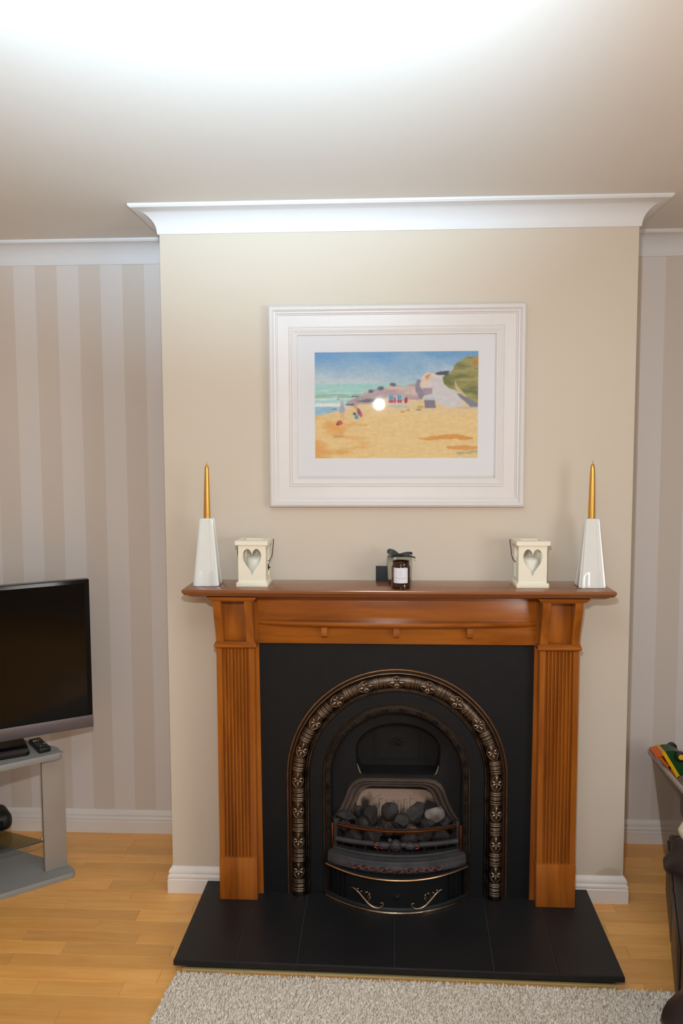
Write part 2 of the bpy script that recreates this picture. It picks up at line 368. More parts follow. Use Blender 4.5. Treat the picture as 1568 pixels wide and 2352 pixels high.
def arch_pts(r, n=48, z0=Z0):
    p = [(CX - r, z0)] + [(CX - r, z0 + (CZ - z0) * k / 4) for k in (1, 2, 3)]
    p += [(CX - r * math.cos(PI * i / n), CZ + r * math.sin(PI * i / n)) for i in range(n + 1)]
    p += [(CX + r, z0 + (CZ - z0) * k / 4) for k in (3, 2, 1)] + [(CX + r, z0)]
    return p
def arch_sweep(name, prof, m, closed=True, n=48, z0=Z0, auto=40, label=None, parent=None):
    cols = [arch_pts(r, n, z0) for r, y in prof]
    rings = [[(cols[j][i][0], prof[j][1], cols[j][i][1]) for j in range(len(prof))] for i in range(len(cols[0]))]
    return loft(name, rings, m, parent or fi, closed=closed, caps=closed, auto=auto, label=label)
op = arch_pts(.300)
plate('face_plate', [[(-.4755, Z0), (-.4755, .9655), (.4755, .9655), (.4755, Z0)] + op[::-1]], -.085, -.075, IRON, fi)
arch_sweep('outer_bead', [(.3875, -.084), (.3872, -.0905), (.385, -.0925), (.3825, -.0905), (.382, -.084)], BRONZE, label='thin bronze bead')
arch_sweep('arch_edge', [(.3745, -.084), (.3745, -.094), (.3728, -.0955), (.3710, -.094), (.3705, -.084)], BRONZE)
roll = [(.3705 - .0495 * (1 - math.cos(PI * k / 12)) / 2, -.086 - .026 * math.sin(PI * k / 12) ** .8) for k in range(13)]
arch_sweep('arch_roll', [(.3705, -.084)] + roll[1:-1] + [(.321, -.084)], PEWTERD)
arch_sweep('inner_step', [(.3205, -.084), (.3205, -.096), (.3175, -.0965), (.314, -.091), (.3115, -.0915), (.309, -.0905), (.3065, -.084)], PEWTERD)
arch_sweep('recess_panel', [(.306, -.084), (.304, -.0865), (.2605, -.0865), (.2585, -.084)], IRON)
arch_sweep('inner_bead', [(.2585, -.08), (.2585, -.0905), (.2565, -.0935), (.2538, -.0905), (.2535, -.08)], BRONZE, label='thin bronze bead')
arch_sweep('inner_band', [(.2535, -.08), (.2525, -.0885), (.246, -.091), (.2385, -.0905), (.2315, -.087), (.2300, -.08)], IRON)
# beads of the small inner band, too fine to pick apart
rings_all = []
def arch_at(s, r):
    if abs(s) <= r * PI / 2: a = s / r; return (CX + r * math.sin(a), CZ + r * math.cos(a), a)
    q = abs(s) - r * PI / 2; sg = 1 if s > 0 else -1; return (CX + sg * r, CZ - q, sg * PI / 2)
bm = bmesh.new(); rr = .242; smax = rr * PI / 2 + CZ - Z0 - .01; s = -smax; k = 0
while s < smax:
    x, z, a = arch_at(s, rr); big = (k % 12) in (3, 4, 5, 6)
    if big:
        for dn in (-.0035, .0035): bmesh.ops.create_icosphere(bm, subdivisions=1, radius=.0034, matrix=Matrix.Translation((x + dn * math.sin(a), -.0905, z + dn * math.cos(a))))
    else: bmesh.ops.create_cube(bm, size=1, matrix=Matrix.Translation((x, -.0905, z)) @ Matrix.Rotation(a, 4, 'Y') @ Matrix.Diagonal((.0024, .004, .0135, 1)))
    s += .0058 if big else .0048; k += 1
o = from_bm('band_beading', bm, PEWTERD, fi); o['kind'] = 'stuff'
# flower mesh, x along the band, z across, y outwards
def hband(n): u = min(1, abs(n) / .0247); return .026 * math.sqrt(max(0, 1 - u * u)) ** .8
def flower_mesh():
    bm = bmesh.new()
    def blob(x, z, ang, L, W, hgt):
        M_ = Matrix.Translation((x, -.086 - hband(z) - .000, z)) @ Matrix.Rotation(-ang, 4, 'Y') @ Matrix.Diagonal((L, hgt, W, 1))
        bmesh.ops.create_icosphere(bm, subdivisions=2, radius=1, matrix=M_)
    for a in (0, PI): blob(.0155 * math.cos(a), 0, a, .0125, .0056, .0052)
    for a in (58, 122, 238, 302):
        a = math.radians(a); blob(.0085 * math.cos(a), .0108 * math.sin(a), a, .0092, .0052, .0056)
    blob(0, 0, 0, .0042, .0042, .0068)
    return bm
def vesica_mesh():
    R = []
    for sg in (1, -1):
        L = []
        for i in range(17):
            t = -1 + 2 * i / 16; x = .0300 * t; z = sg * .0195 * (1 - t * t); L.append((x, -.0865 - hband(z), z))
        R.append((tube_rings(L, [.0005 + .0010 * (1 - abs(-1 + 2 * i / 16)) + .0004 for i in range(17)], 6), True, True))
    return R
def reed_mesh(bm, dx, r, nmax=.0225):
    pts = [(dx, -.086 - hband(-nmax + 2 * nmax * i / 10) + .0004, -nmax + 2 * nmax * i / 10) for i in range(11)]
    v, f = loft_verts(tube_rings(pts, r, 6)); vs = [bm.verts.new(p) for p in v]
    for q in f: bm.faces.new([vs[i] for i in q])
fl = from_bm('flower', flower_mesh(), PEWTER, fi, smooth=True); fme = fl.data
ve = join_lofts('flower_surround', vesica_mesh(), PEWTER, fi, smooth=True); vme = ve.data
bm = bmesh.new()
for dx, r in ((-.0215, .0013), (-.0178, .0013), (-.0120, .0024), (-.004, .0012), (0, .0016), (.004, .0012), (.0120, .0024), (.0178, .0013), (.0215, .0013)): reed_mesh(bm, dx, r)
rd = from_bm('reeding', bm, PEWTER, fi, smooth=True); rme = rd.data
def put(o, s):
    x, z, a = arch_at(s, .346); o.location = (x, 0, z); o.rotation_euler = (0, a, 0)
SP = .1103
first = True
for k in range(-8, 9):
    if first: f_, v_ = fl, ve
    else:
        f_ = bpy.data.objects.new('flower', fme); COL.objects.link(f_); f_.parent = fi
        v_ = bpy.data.objects.new('flower_surround', vme); COL.objects.link(v_); v_.parent = fi
    put(f_, k * SP); put(v_, k * SP); first = False
first = True
for k in range(-9, 9):
    if first: r_ = rd
    else: r_ = bpy.data.objects.new('reeding', rme); COL.objects.link(r_); r_.parent = fi
    put(r_, (k + .5) * SP); first = False

# hood plate with damper mouth and fire opening
fo = [(.236, .297), (.222, .312), (.207, .335), (.193, .365), (.183, .390), (.176, .412), (.163, .432), (.143, .446), (.118, .452)]
def fire_outline(k): # k = inset
    c = (0, .30); return [(CX + x * (1 - k * 4.2), .297 + (z - .297) * (1 - k * 5)) for x, z in fo]
def fo_line(k):
    R_ = fire_outline(k); return [(2 * CX - x, z) for x, z in R_] + R_[::-1]
outer = arch_pts(.231, z0=.297)
damp = [(CX + .007 + .149 * math.cos(t), .556 + .098 * math.sin(t)) for t in np.linspace(0, PI, 25)] + [(-.137, .53), (-.136, .505), (-.127, .475), (-.121, .468), (.142, .468), (.149, .475), (.158, .505), (.159, .53)]
plate('hood', [outer + fo_line(0)[::-1][1:-1], damp], -.012, .0, SOOT, fi)
arch_sweep('reveal', [(.230, -.082), (.229, -.06), (.2285, -.012)], SOOT, closed=False, z0=Z0)
st = [(0, -.013), (.004, -.021), (.012, -.021), (.016, -.012), (.024, -.006), (.032, -.006), (.036, .006), (.046, .014), (.056, .014), (.060, .03)]
MOU = mat('smoke_stained_moulding', (52, 47, 46), .6, var=.5, scale=(9, 5, 12), rgb2=(96, 80, 70), bump=.2)
loft('fire_opening_moulding', [[(x, y_, z) for x, z in fo_line(k)] for k, y_ in st], MOU, fi, closed=False, auto=40)
# damper cavity, with lip and canopy
loft('damper_lip', [[(x * s_ + (CX + .007) * (1 - s_), y_, .55 + (z - .55) * s_) for x, z in damp] for s_, y_ in ((1.0, -.012), (1.012, -.016), (1.02, -.012))], SOOT, fi, caps=False, auto=40)
loft('damper_throat', [[(x, y_, z) for x, z in damp] for y_ in (0, .07)], SOOT, fi, caps=False)
box('damper_plate', -.16, .18, .07, .075, .45, .67, SOOT, fi, bev=0)
CHIP = mat('chipped_bare_edge', (150, 128, 108), .6, var=.4, scale=(90, 90, 90))
for P in ([(-.137, -.014, .505), (-.131, -.014, .486), (-.126, -.0145, .472), (-.121, -.0145, .467)], [(.156, -.014, .500), (.151, -.014, .482), (.146, -.0145, .471), (.140, -.0145, .467)]):
    tube('chipped_edge', P, [.0012, .0028, .003, .001], CHIP, fi, n=5, label='pale chipped edge')
# faint relief on damper door
bm = bmesh.new()
for a in ((-.075, .091, .4915, .4935), (-.075, -.073, .4915, .60), (.089, .091, .4915, .60)): add_box(bm, a[0], a[1], .066, .071, a[2], a[3])
for k in range(5):
    a = math.radians(35 + 27.5 * k); M_ = Matrix.Translation((.008 + .022 * math.cos(a), .069, .535 + .026 * math.sin(a))) @ Matrix.Rotation(-a, 4, 'Y') @ Matrix.Diagonal((.017, .005, .005, 1))
    bmesh.ops.create_icosphere(bm, subdivisions=2, radius=1, matrix=M_)
from_bm('damper_relief', bm, SOOT, fi, auto=40)
# firebox
BR = NT('graded_fireclay'); mp = BR.coord((14, 14, 14)); nz = BR.n('ShaderNodeTexNoise'); nz.inputs['Scale'].default_value = 1; nz.inputs['Detail'].default_value = 8; BR.l(mp, 0, nz, 'Vector')
sx = BR.n('ShaderNodeTexCoord'); se = BR.n('ShaderNodeSeparateXYZ'); BR.l(sx, 'Object', se, 0)
mr = BR.n('ShaderNodeMapRange'); mr.inputs['From Min'].default_value = .27; mr.inputs['From Max'].default_value = .37; mr.inputs['To Min'].default_value = -.16; mr.inputs['To Max'].default_value = .1; BR.l(se, 'Z', mr, 'Value')  # fireclay colour gets darker towards the bottom
ad = BR.n('ShaderNodeMath', operation='ADD'); BR.l(nz, 'Fac', ad, 0); BR.l(mr, 0, ad, 1)
r = BR.n('ShaderNodeValToRGB'); r.color_ramp.elements[0].position = .36; r.color_ramp.elements[0].color = lin((52, 44, 42)); r.color_ramp.elements[1].position = .5; r.color_ramp.elements[1].color = lin((176, 150, 132)); BR.l(ad, 0, r, 'Fac'); BR.l(r, 'Color', BR.b, 'Base Color'); BR.set(Roughness=.9)
BR = BR.m
def fbk(y_, x0, x1, z0, z1, t=.02):
    return [(x0, y_, z0), (x1, y_, z0), (x1, y_ - t, z0), (x0, y_ - t, z0)]
Rg = [[(-.150, .060, .15), (.166, .060, .15), (.166, .045, .15), (-.150, .045, .15)], [(-.142, .098, .362), (.158, .098, .362), (.158, .083, .362), (-.142, .083, .362)], [(-.138, .100, .369), (.154, .100, .369), (.154, .086, .369), (-.138, .086, .369)]]
loft('fireback', Rg, BR, fi, label='pale firebrick back, darker towards the bottom')
for i, (x, z1) in enumerate(((-.075, .330), (-.052, .336), (-.029, .332), (-.006, .326), (.017, .330), (.040, .334), (.063, .338), (.086, .330))):
    loft('fireback_rib', [[(x - .0065, .060 + (z - .15) * .179 - .0135, z), (x + .0065, .060 + (z - .15) * .179 - .0135, z), (x + .004, .060 + (z - .15) * .179 - .0205, z), (x - .004, .060 + (z - .15) * .179 - .0205, z)] for z in (.2, z1)], BR, fi)
for s in (-1, 1):
    loft('fireback_chevron', [[(CX + s * (a), .060 + (z - .15) * .179 - q, z) for q, z in ((.0135, z_), (.0195, z_), (.0195, z_ + .006), (.0135, z_ + .006))] for a, z_ in ((.105, .315), (.055, .345))], BR, fi)
    loft('firebox_cheek', [[(CX + s * .150, .085, z), (CX + s * .156, .085, z), (CX + s * .236, -.012, z), (CX + s * .230, -.012, z)] for z in (.15, .295)] + [[(CX + s * .146, .095, .385), (CX + s * .152, .095, .385), (CX + s * .19, .012, .385), (CX + s * .184, .012, .385)]], BR, fi)
box('firebox_roof', -.17, .18, .03, .14, .41, .42, SOOT, fi, bev=0)
box('firebox_floor', -.235, .243, -.08, .14, .195, .203, SOOT, fi, bev=0)
box('firebox_back', -.17, .18, .13, .14, .15, .42, SOOT, fi, bev=0)

# ---- bowed grate front
def bow(x, ye, ym): u = min(1, abs(x - CX) / .252); return ye + (ym - ye) * (1 - u ** 2.1)
def bowed(name, prof, ye, ym, x0, x1, m, parent, n=32, auto=40, label=None):
    R_ = [[(x, bow(x, ye, ym) - d, z) for d, z in prof] for x in np.linspace(x0, x1, n)]
    return loft(name, R_, m, parent, auto=auto, label=label)
gr = thing('fire_grate', 'bowed cast iron fire grate with copper-worn scroll bar holding the coals', 'grate')
bowed('top_bar', [(-.010, .312), (-.010, .321), (.002, .3215), (.004, .319), (.004, .312)], -.072, -.142, -.206, .214, GREYI, gr)
bowed('top_bar_edge', [(.004, .3115), (.004, .3215), (.0075, .320), (.0085, .316), (.007, .3125)], -.072, -.142, -.206, .214, ORANGEB, gr, label='orange brass edge of top bar')
circ = lambda r, zc, d=0: [(d + r * math.cos(t), zc + r * math.sin(t)) for t in np.linspace(0, 2 * PI, 12, endpoint=False)]
bowed('middle_bar', circ(.0095, .263), -.080, -.134, -.212, .220, GREYI, gr, auto=60)
def ball(name, c, r, m, parent, sc=(1, 1, 1)):
    bm = bmesh.new(); bmesh.ops.create_icosphere(bm, subdivisions=3, radius=r)
    for v in bm.verts: v.co = Vector((v.co.x * sc[0], v.co.y * sc[1], v.co.z * sc[2])) + Vector(c)
    return from_bm(name, bm, m, parent, True)
ball('centre_boss', (.0, -.138, .263), .0205, GREYI, gr, (1, .9, 1.05))
ball('side_boss', (-.041, -.134, .260), .0165, GREYI, gr, (1.35, .8, .85)); ball('side_boss', (.050, -.134, .260), .0165, GREYI, gr, (1.35, .8, .85))
ball('boss_jewel', (-.001, -.154, .262), .0065, COPPER, gr); ball('boss_jewel', (-.047, -.147, .256), .0048, COPPER, gr); ball('boss_jewel', (.054, -.147, .256), .0048, COPPER, gr)
ball('boss_leaf', (-.020, -.143, .283), .008, GREYI, gr)
bm = bmesh.new()
for s in (-1, 1):
    for dz in (-.009, 0, .009): bmesh.ops.create_icosphere(bm, subdivisions=2, radius=1, matrix=Matrix.Translation((.003 + s * .070, -.136, .262 + dz)) @ Matrix.Rotation(s * dz * 30, 4, 'Y') @ Matrix.Diagonal((.012, .005, .003, 1)))
from_bm('boss_leaf', bm, COPPER, gr, smooth=True)['kind'] = 'stuff'
low = [(-.045, .200), (-.045, .226), (-.020, .2275), (-.016, .2235), (-.004, .2225), (.000, .219), (.010, .217), (.014, .212), (.024, .208), (.030, .200), (.032, .190), (.028, .184), (.010, .184)]
bowed('lower_bar', low, -.080, -.158, -.238, .246, GREYI, gr, 40)
tubes = []
def onlow(x, z): t = (z - .186) / .03; return (x, bow(x, -.080, -.158) - .0335 + t * .006, z)
for s in (-1, 1):
    for k in range(5):
        x0 = .018 + k * .030; zz = .196 + (.003 if k % 2 else 0)
        P = [onlow(CX + s * (x0 + .012 * math.cos(a) * (1 - a / 9)), zz + .0085 * math.sin(a) * (1 - a / 9)) for a in np.linspace(0, 5.2, 14)]
        tubes.append((tube_rings(P, [.0012 + .0019 * math.sin(PI * i / 13) for i in range(14)], 6), True, True))
        P = [onlow(CX + s * (x0 + .004 + .022 * t), .190 + .017 * t ** 1.5) for t in np.linspace(0, 1, 6)]
        tubes.append((tube_rings(P, [.001, .0022, .0026, .0022, .0016, .0008], 6), True, True))
join_lofts('scroll_relief', tubes, COPPER, gr, smooth=True, label='reddish copper scrollwork on lower bar')
bm = bmesh.new(); bmesh.ops.create_icosphere(bm, subdivisions=2, radius=1, matrix=Matrix.Translation(onlow(CX + .001, .197)) @ Matrix.Diagonal((.0048, .005, .0082, 1))); from_bm('scroll_jewel', bm, COPPER, gr, smooth=True)
for s in (-1, 1):
    box('side_post', CX + s * .217 - .006, CX + s * .217 + .006, -.075, -.060, .205, .324, GREYI, gr)
    box('post_bead', CX + s * .2265 - .003, CX + s * .2265 + .003, -.0925, -.075, .215, .318, ORANGEB, gr, label='orange brass bead of side post')
R_ = [(-.19 + .042 * k) for k in range(10)]
for x in R_: box('grate_rib', x - .004, x + .004, -.115, .03, .205, .213, GREYI, gr)

# ---- ash pan cover
ac = thing('ash_pan_cover', 'bowed black iron ash pan cover with bronze scrolls below the grate', 'fireplace cover')
bowed('top_flange', [(-.05, .168), (-.05, .182), (.016, .182), (.020, .179), (.020, .174), (.012, .170)], -.084, -.192, -.246, .254, IRON, ac, 40)
bowed('top_bead', [(.0195, .1725), (.0195, .1795), (.0225, .1785), (.0238, .176), (.0225, .1735)], -.084, -.192, -.246, .254, BRONZE, ac, 40)
bowed('panel', [(0, .06), (0, .172), (.007, .170), (.007, .066)], -.084, -.192, -.172, .180, IRON, ac, 40)
for s in (-1, 1):
    for k in range(4): a, b = sorted((CX + s * (.184 + .0175 * k), CX + s * (.191 + .0175 * k))); bowed('vent_bar', [(0, .06), (0, .172), (.007, .170), (.007, .066)], -.084, -.192, a, b, IRON, ac, 3)
bowed('slot_shade_sheet', [(-.03, .052), (-.03, .175), (-.027, .175), (-.027, .052)], -.084, -.182, -.235, .243, SOOT, ac, 24)  # dark sheet added to stand for the shade behind the vent slots
bowed('bottom_flange', [(0, .0522), (0, .072), (.006, .072), (.010, .068), (.0135, .063), (.0135, .0522)], -.084, -.192, -.249, .257, IRON, ac, 40)
bowed('bottom_bead', [(.0135, .0522), (.0135, .0605), (.0165, .0605), (.0185, .057), (.0175, .0522)], -.084, -.192, -.249, .257, PEWTER, ac, 40, label='bronzed bottom rim')
def onp(x, z, d=.008): return (x, bow(x, -.084, -.192) - d, z)
sc = [(-.158, .113), (-.146, .120), (-.127, .109), (-.108, .090), (-.090, .074), (-.070, .066), (-.052, .069), (-.043, .079), (-.046, .087), (-.053, .084)]
for s in (-1, 1):
    tl = []
    mx_ = lambda x: x if s < 0 else 2 * .006 - x
    P = smooth_path([onp(mx_(x), z) for x, z in sc], 5); n = len(P)
    tl.append((tube_rings(P, [.0020 + .0032 * math.sin(PI * min(1, i / n * 1.1)) for i in range(n)], 7), True, True))
    for L in ([(-.118, .105), (-.119, .114), (-.114, .118)], [(-.108, .094), (-.105, .108), (-.100, .117), (-.094, .115)], [(-.103, .088), (-.096, .100), (-.089, .110), (-.092, .116)], [(-.097, .082), (-.090, .094), (-.086, .104)], [(-.136, .114), (-.132, .121), (-.126, .121)]):
        P = smooth_path([onp(mx_(x), z) for x, z in L], 4); n = len(P); tl.append((tube_rings(P, [.0014 + .0030 * math.sin(PI * i / (n - 1)) for i in range(n)], 6), True, True))
    join_lofts('scroll_ornament', tl, PEWTER, ac, smooth=True, label='bronzed acanthus scroll')
def ring(name, cx, cy, cz, prof, m, parent, n=20):
    return loft(name, [[(cx + r * math.cos(2 * PI * j / n), cy - d, cz + r * math.sin(2 * PI * j / n)) for j in range(n)] for r, d in prof], m, parent, auto=40)
ring('air_control', .006, -.199, .108, [(.014, 0), (.014, .002), (.0125, .0035), (.009, .003), (.0075, .006), (.0055, .007), (.003, .0065), (.0028, .001)], IRON, ac)

# ------------------------------------------------------------------ coals
COAL = mat('grey_dusted_coal', (62, 55, 52), .75, var=.5, scale=(18, 18, 18), rgb2=(38, 34, 34), bump=.4, bscale=120)
ASH = mat('ashen_coal', (150, 140, 132), .85, var=.4, scale=(25, 25, 25), rgb2=(96, 88, 84), bump=.4, bscale=100)
def coal(c, r, m, label, seed, sc=(1, 1, 1), group='coals heaped in the fire grate'):
    g = np.random.default_rng(seed); bm = bmesh.new(); bmesh.ops.create_icosphere(bm, subdivisions=3, radius=1)
    planes = [(Vector(g.normal(size=3)).normalized(), .52 + .30 * g.random()) for _ in range(9)]
    for v in bm.verts:
        for n_, d in planes:
            q = v.co.dot(n_)
            if q > d: v.co -= n_ * (q - d)
        v.co *= 1 + .02 * g.normal(); v.co = Vector((v.co.x * sc[0], v.co.y * sc[1], v.co.z * sc[2])) * r
    o = from_bm('coal', bm, m, None, auto=30); o.location = c; tag(o, label, 'coal', group)
top = [((-.178, -.045, .322), .034, COAL, 'flat dark coal at the left end, against the left firebrick', (1.2, .9, .55)),
       ((-.084, -.040, .325), .033, COAL, 'rounded grey-topped coal, second from the left on the heap', (1, .9, 1)),
       ((-.020, -.020, .332), .034, COAL, 'upright blocky dark coal behind the central lump', (.95, .8, 1.1)),
       ((.022, -.072, .322), .030, COAL, 'front middle coal with white-scratched face above the top bar', (1.1, .85, .85)),
       ((.072, -.030, .334), .042, COAL, 'largest pointed dark coal right of the middle', (1.15, .85, .95)),
       ((.143, -.030, .322), .036, ASH, 'pale ash-white coal at the right end of the heap', (1.05, .9, 1.05)),
       ((.172, .020, .338), .022, ASH, 'small pale ash-covered coal tucked behind the ash-white one', (.7, .8, 1.5)),
       ((-.130, .010, .318), .026, COAL, 'small dark coal at the back between the two left ones', (1, 1, .9))]
for i, (c, r, m, l, s) in enumerate(top): coal(c, r, m, l, 40 + i, s)
lowc = [(-.185, -.04, .285, .030), (-.150, -.035, .243, .036), (-.080, -.05, .245, .036), (-.028, -.045, .275, .030), (.045, -.05, .242, .036), (.100, -.045, .250, .034), (.160, -.035, .252, .036), (.185, -.02, .292, .028), (.02, -.03, .290, .032), (.115, -.04, .292, .030), (-.100, -.03, .290, .034)]
ll = ['dark coal under the top bar at the far left', 'broad brown-grey coal seen below the middle bar at the left', 'coal below the middle bar left of the centre boss', 'coal seen just left of and above the centre boss', 'coal below the middle bar right of the centre boss', 'coal behind the right side boss, under the bar', 'broad coal low at the right behind the middle bar', 'coal under the top bar at the far right', 'dark coal in the middle right under the top bar', 'coal between bars right of centre', 'coal between bars left of centre']
for i, (x, y_, z, r) in enumerate(lowc): coal((x, y_, z + .003), r * .96, COAL, ll[i], 80 + i, (1.05, .9, .95))

# ------------------------------------------------------------------ framed picture
def paint():
    W, Hh = 330, 218; u, v = np.meshgrid((np.arange(W) + .5) / W, (np.arange(Hh) + .5) / Hh); img = np.zeros((Hh, W, 3))
    def noise(sx, sy, seed, oct=4):
        o = np.zeros_like(u); amp = 1; tot = 0
        for k in range(oct):
            g = np.random.default_rng(seed + k); nx, ny = int(sx * 2 ** k) + 2, int(sy * 2 ** k) + 2; G = g.random((ny, nx))
            X_, Y_ = u * (nx - 1.001), v * (ny - 1.001); ix, iy = X_.astype(int), Y_.astype(int); fx, fy_ = X_ - ix, Y_ - iy; fx = fx * fx * (3 - 2 * fx); fy_ = fy_ * fy_ * (3 - 2 * fy_)
            o += amp * ((G[iy, ix] * (1 - fx) + G[iy, ix + 1] * fx) * (1 - fy_) + (G[iy + 1, ix] * (1 - fx) + G[iy + 1, ix + 1] * fx) * fy_); tot += amp; amp *= .5
        return o / tot
    n1, n2, n3 = noise(4, 4, 1), noise(9, 20, 20), noise(6, 14, 40); jx, jy = (noise(14, 14, 60) - .5) * .035, (noise(14, 14, 70) - .5) * .03
    C = lambda *c: np.array(c, float)
    def mix(a, b, t): t = np.clip(t, 0, 1)[..., None]; return a * (1 - t) + b * t
    def put_(mask, c): nonlocal img; img = np.where(mask[..., None], c, img)
    def poly(pts, j=1.0):
        X_, Y_ = u + jx * j, v + jy * j; ins = np.zeros(u.shape, bool); n = len(pts)
        for i in range(n):
            (x1, y1), (x2, y2) = pts[i], pts[(i + 1) % n]
            if y1 == y2: continue
            c = ((y1 > Y_) != (y2 > Y_)) & (X_ < (x2 - x1) * (Y_ - y1) / (y2 - y1) + x1); ins ^= c
        return ins
    ell = lambda cx, cy, rx, ry, j=.3: ((u + jx * j - cx) / rx) ** 2 + ((v + jy * j - cy) / ry) ** 2 < 1
    sky = mix(C(108, 164, 214), C(196, 214, 222), v / .3 + (n1 - .5) * 1.1 - .05); sky = mix(sky, C(88, 148, 205), (.35 - u) * 2.2 * (1 - v / .2) + (n1 - .6)); img = sky * np.ones((Hh, W, 1))
    put_(v > .305, mix(C(160, 214, 212), C(225, 238, 236), (np.sin(v * 150 + n1 * 9) * .5 + .3) * (v - .3) * 7 + (n2 - .5)))
    put_((v > .395) & (v < .43) & (n2 > .5), C(150, 196, 172)); put_((v > .505) & (u < .3), mix(C(140, 190, 218), C(215, 230, 235), (n2 - .35) * 2))
    put_((v > .49) & (v < .51), C(240, 242, 240))
    sand = mix(C(236, 204, 142), C(232, 168, 90), (n3 - .5) * 3.2 + (v - .72) * .5 + (.12 - u) * 2); sand = mix(sand, C(230, 205, 165), (.62 - v) * 6)
    shore = np.interp(u[0], [0, .1, .2, .3, .4, 1], [.6, .565, .515, .47, .40, .38]); put_(v > shore[None, :] + jy * .5, sand)
    put_(poly([(.185, .50), (.2, .46), (.27, .425), (.30, .38), (.35, .36), (.40, .32), (.45, .335), (.49, .31), (.56, .33), (.63, .30), (.64, .44), (.55, .40), (.42, .44), (.33, .48), (.24, .51)], 1.2), mix(C(176, 158, 165), C(212, 190, 180), (n2 - .4) * 4))
    for cx, cy, rx, ry in ((.405, .34, .022, .022), (.485, .315, .022, .014), (.34, .37, .016, .016), (.30, .455, .05, .018), (.22, .49, .03, .013), (.36, .45, .03, .014), (.25, .42, .025, .006), (.15, .44, .006, .004), (.12, .535, .02, .004)): put_(ell(cx, cy, rx, ry, .8) & (n2 > .36), C(98, 100, 122))
    put_(poly([(.46, .36), (.52, .335), (.6, .32), (.63, .38), (.64, .46), (.56, .44), (.47, .42)]), mix(C(178, 156, 168), C(222, 196, 186), (n2 - .35) * 3))
    put_(poly([(.645, .25), (.665, .22), (.70, .20), (.79, .20), (.81, .32), (.86, .40), (.92, .5), (.82, .53), (.73, .45), (.66, .44)]), mix(C(206, 206, 214), C(222, 214, 208), n1))
    put_(poly([(.645, .25), (.70, .205), (.735, .205), (.70, .26), (.70, .34), (.67, .33)]), C(232, 205, 180)); put_(poly([(.675, .235), (.715, .205), (.70, .24), (.685, .275)], .5), C(214, 150, 112))
    put_(poly([(.63, .27), (.645, .28), (.665, .36), (.66, .46), (.635, .44), (.615, .38)]), C(142, 132, 152)); put_(poly([(.665, .345), (.72, .345), (.72, .40), (.668, .41)], .5), C(166, 144, 158))
    put_(poly([(.67, .43), (.735, .43), (.745, .52), (.68, .53)], .6), C(126, 118, 142)); put_(poly([(.665, .43), (.735, .425), (.74, .455), (.67, .455)], .5), C(190, 205, 205))
    put_(poly([(.735, .205), (.77, .19), (.82, .185), (.81, .225), (.75, .225)], .6), C(72, 72, 86))
    put_(poly([(.79, .24), (.85, .17), (.88, .11), (.92, .06), (1.02, .04), (1.02, .53), (.97, .49), (.92, .44), (.88, .38), (.82, .35), (.79, .31)], .8), mix(C(160, 152, 92), C(104, 112, 66), (n2 - .42) * 4))
    put_(ell(.985, .115, .02, .03, .5), C(190, 128, 60)); put_(poly([(.855, .25), (.87, .33), (.93, .42), (.92, .44), (.86, .36)], .5), C(214, 190, 140))
    put_(poly([(.865, .40), (.885, .395), (1.0, .49), (1.0, .525), (.955, .515)], .4), C(120, 128, 148)); put_(poly([(.86, .52), (1, .515), (1, .53), (.9, .535)], .3), C(200, 190, 170))
    for x in (.452, .502): put_((u > x) & (u < x + .037) & (v > .415) & (v < .455), C(92, 160, 205)); put_((u > x - .003) & (u < x + .04) & (v > .455) & (v < .475), C(200, 66, 86)); put_(((abs(u - x) < .003) | (abs(u - x - .037) < .003)) & (v > .41) & (v < .485), C(232, 226, 226))
    put_(ell(.493, .455, .006, .03), C(176, 52, 72)); put_(ell(.545, .43, .012, .03), C(170, 196, 190)); put_(ell(.562, .455, .009, .028), C(170, 42, 60))
    put_(ell(.52, .512, .06, .012, .6), C(178, 200, 210)); put_(ell(.65, .52, .018, .015), C(206, 176, 70)); put_(ell(.54, .56, .014, .01), C(200, 160, 70)); put_(ell(.575, .545, .012, .01), C(200, 165, 80)); put_(ell(.64, .545, .02, .005), C(120, 120, 140))
    put_(poly([(.155, .50), (.175, .49), (.188, .54), (.182, .57), (.158, .57), (.15, .55)], .2), C(160, 170, 192)); put_(ell(.167, .478, .011, .018), C(196, 178, 160)); put_(((abs(u - .164) < .004) | (abs(u - .176) < .004)) & (v > .56) & (v < .64), C(216, 176, 130))
    put_(poly([(.255, .53), (.275, .53), (.295, .59), (.288, .61), (.272, .60)], .2), C(206, 84, 120)); put_(ell(.252, .515, .012, .016), C(224, 160, 120)); put_(ell(.268, .56, .008, .03), C(120, 90, 120))
    put_(poly([(.245, .59), (.262, .59), (.266, .625), (.244, .625)], .2), C(60, 150, 200)); put_(ell(.243, .578, .009, .012), C(60, 80, 110))
    put_(ell(.152, .66, .019, .021, .2), C(196, 82, 58)); put_(ell(.137, .675, .008, .008), C(80, 50, 60)); put_(ell(.19, .62, .012, .012), C(226, 196, 140)); put_(ell(.22, .61, .01, .015), C(226, 200, 150))
    put_(ell(.14, .785, .035, .012, .8), C(214, 160, 96)); put_(ell(.80, .80, .17, .022, 1.4), mix(C(226, 176, 104), C(222, 150, 70), n2 * 1.6)); put_(ell(.93, .89, .13, .02, 1.5), C(224, 160, 84)); put_(ell(.95, .94, .08, .018, 1.6) & (n2 > .4), C(186, 180, 130))
    # illegible signature strokes
    for k in range(9): put_((abs(u - .82 - k * .011 - np.sin(v * 260 + k) * .002) < .0018) & (abs(v - .893) < .010 + .004 * (k % 2)), C(206, 140, 74))
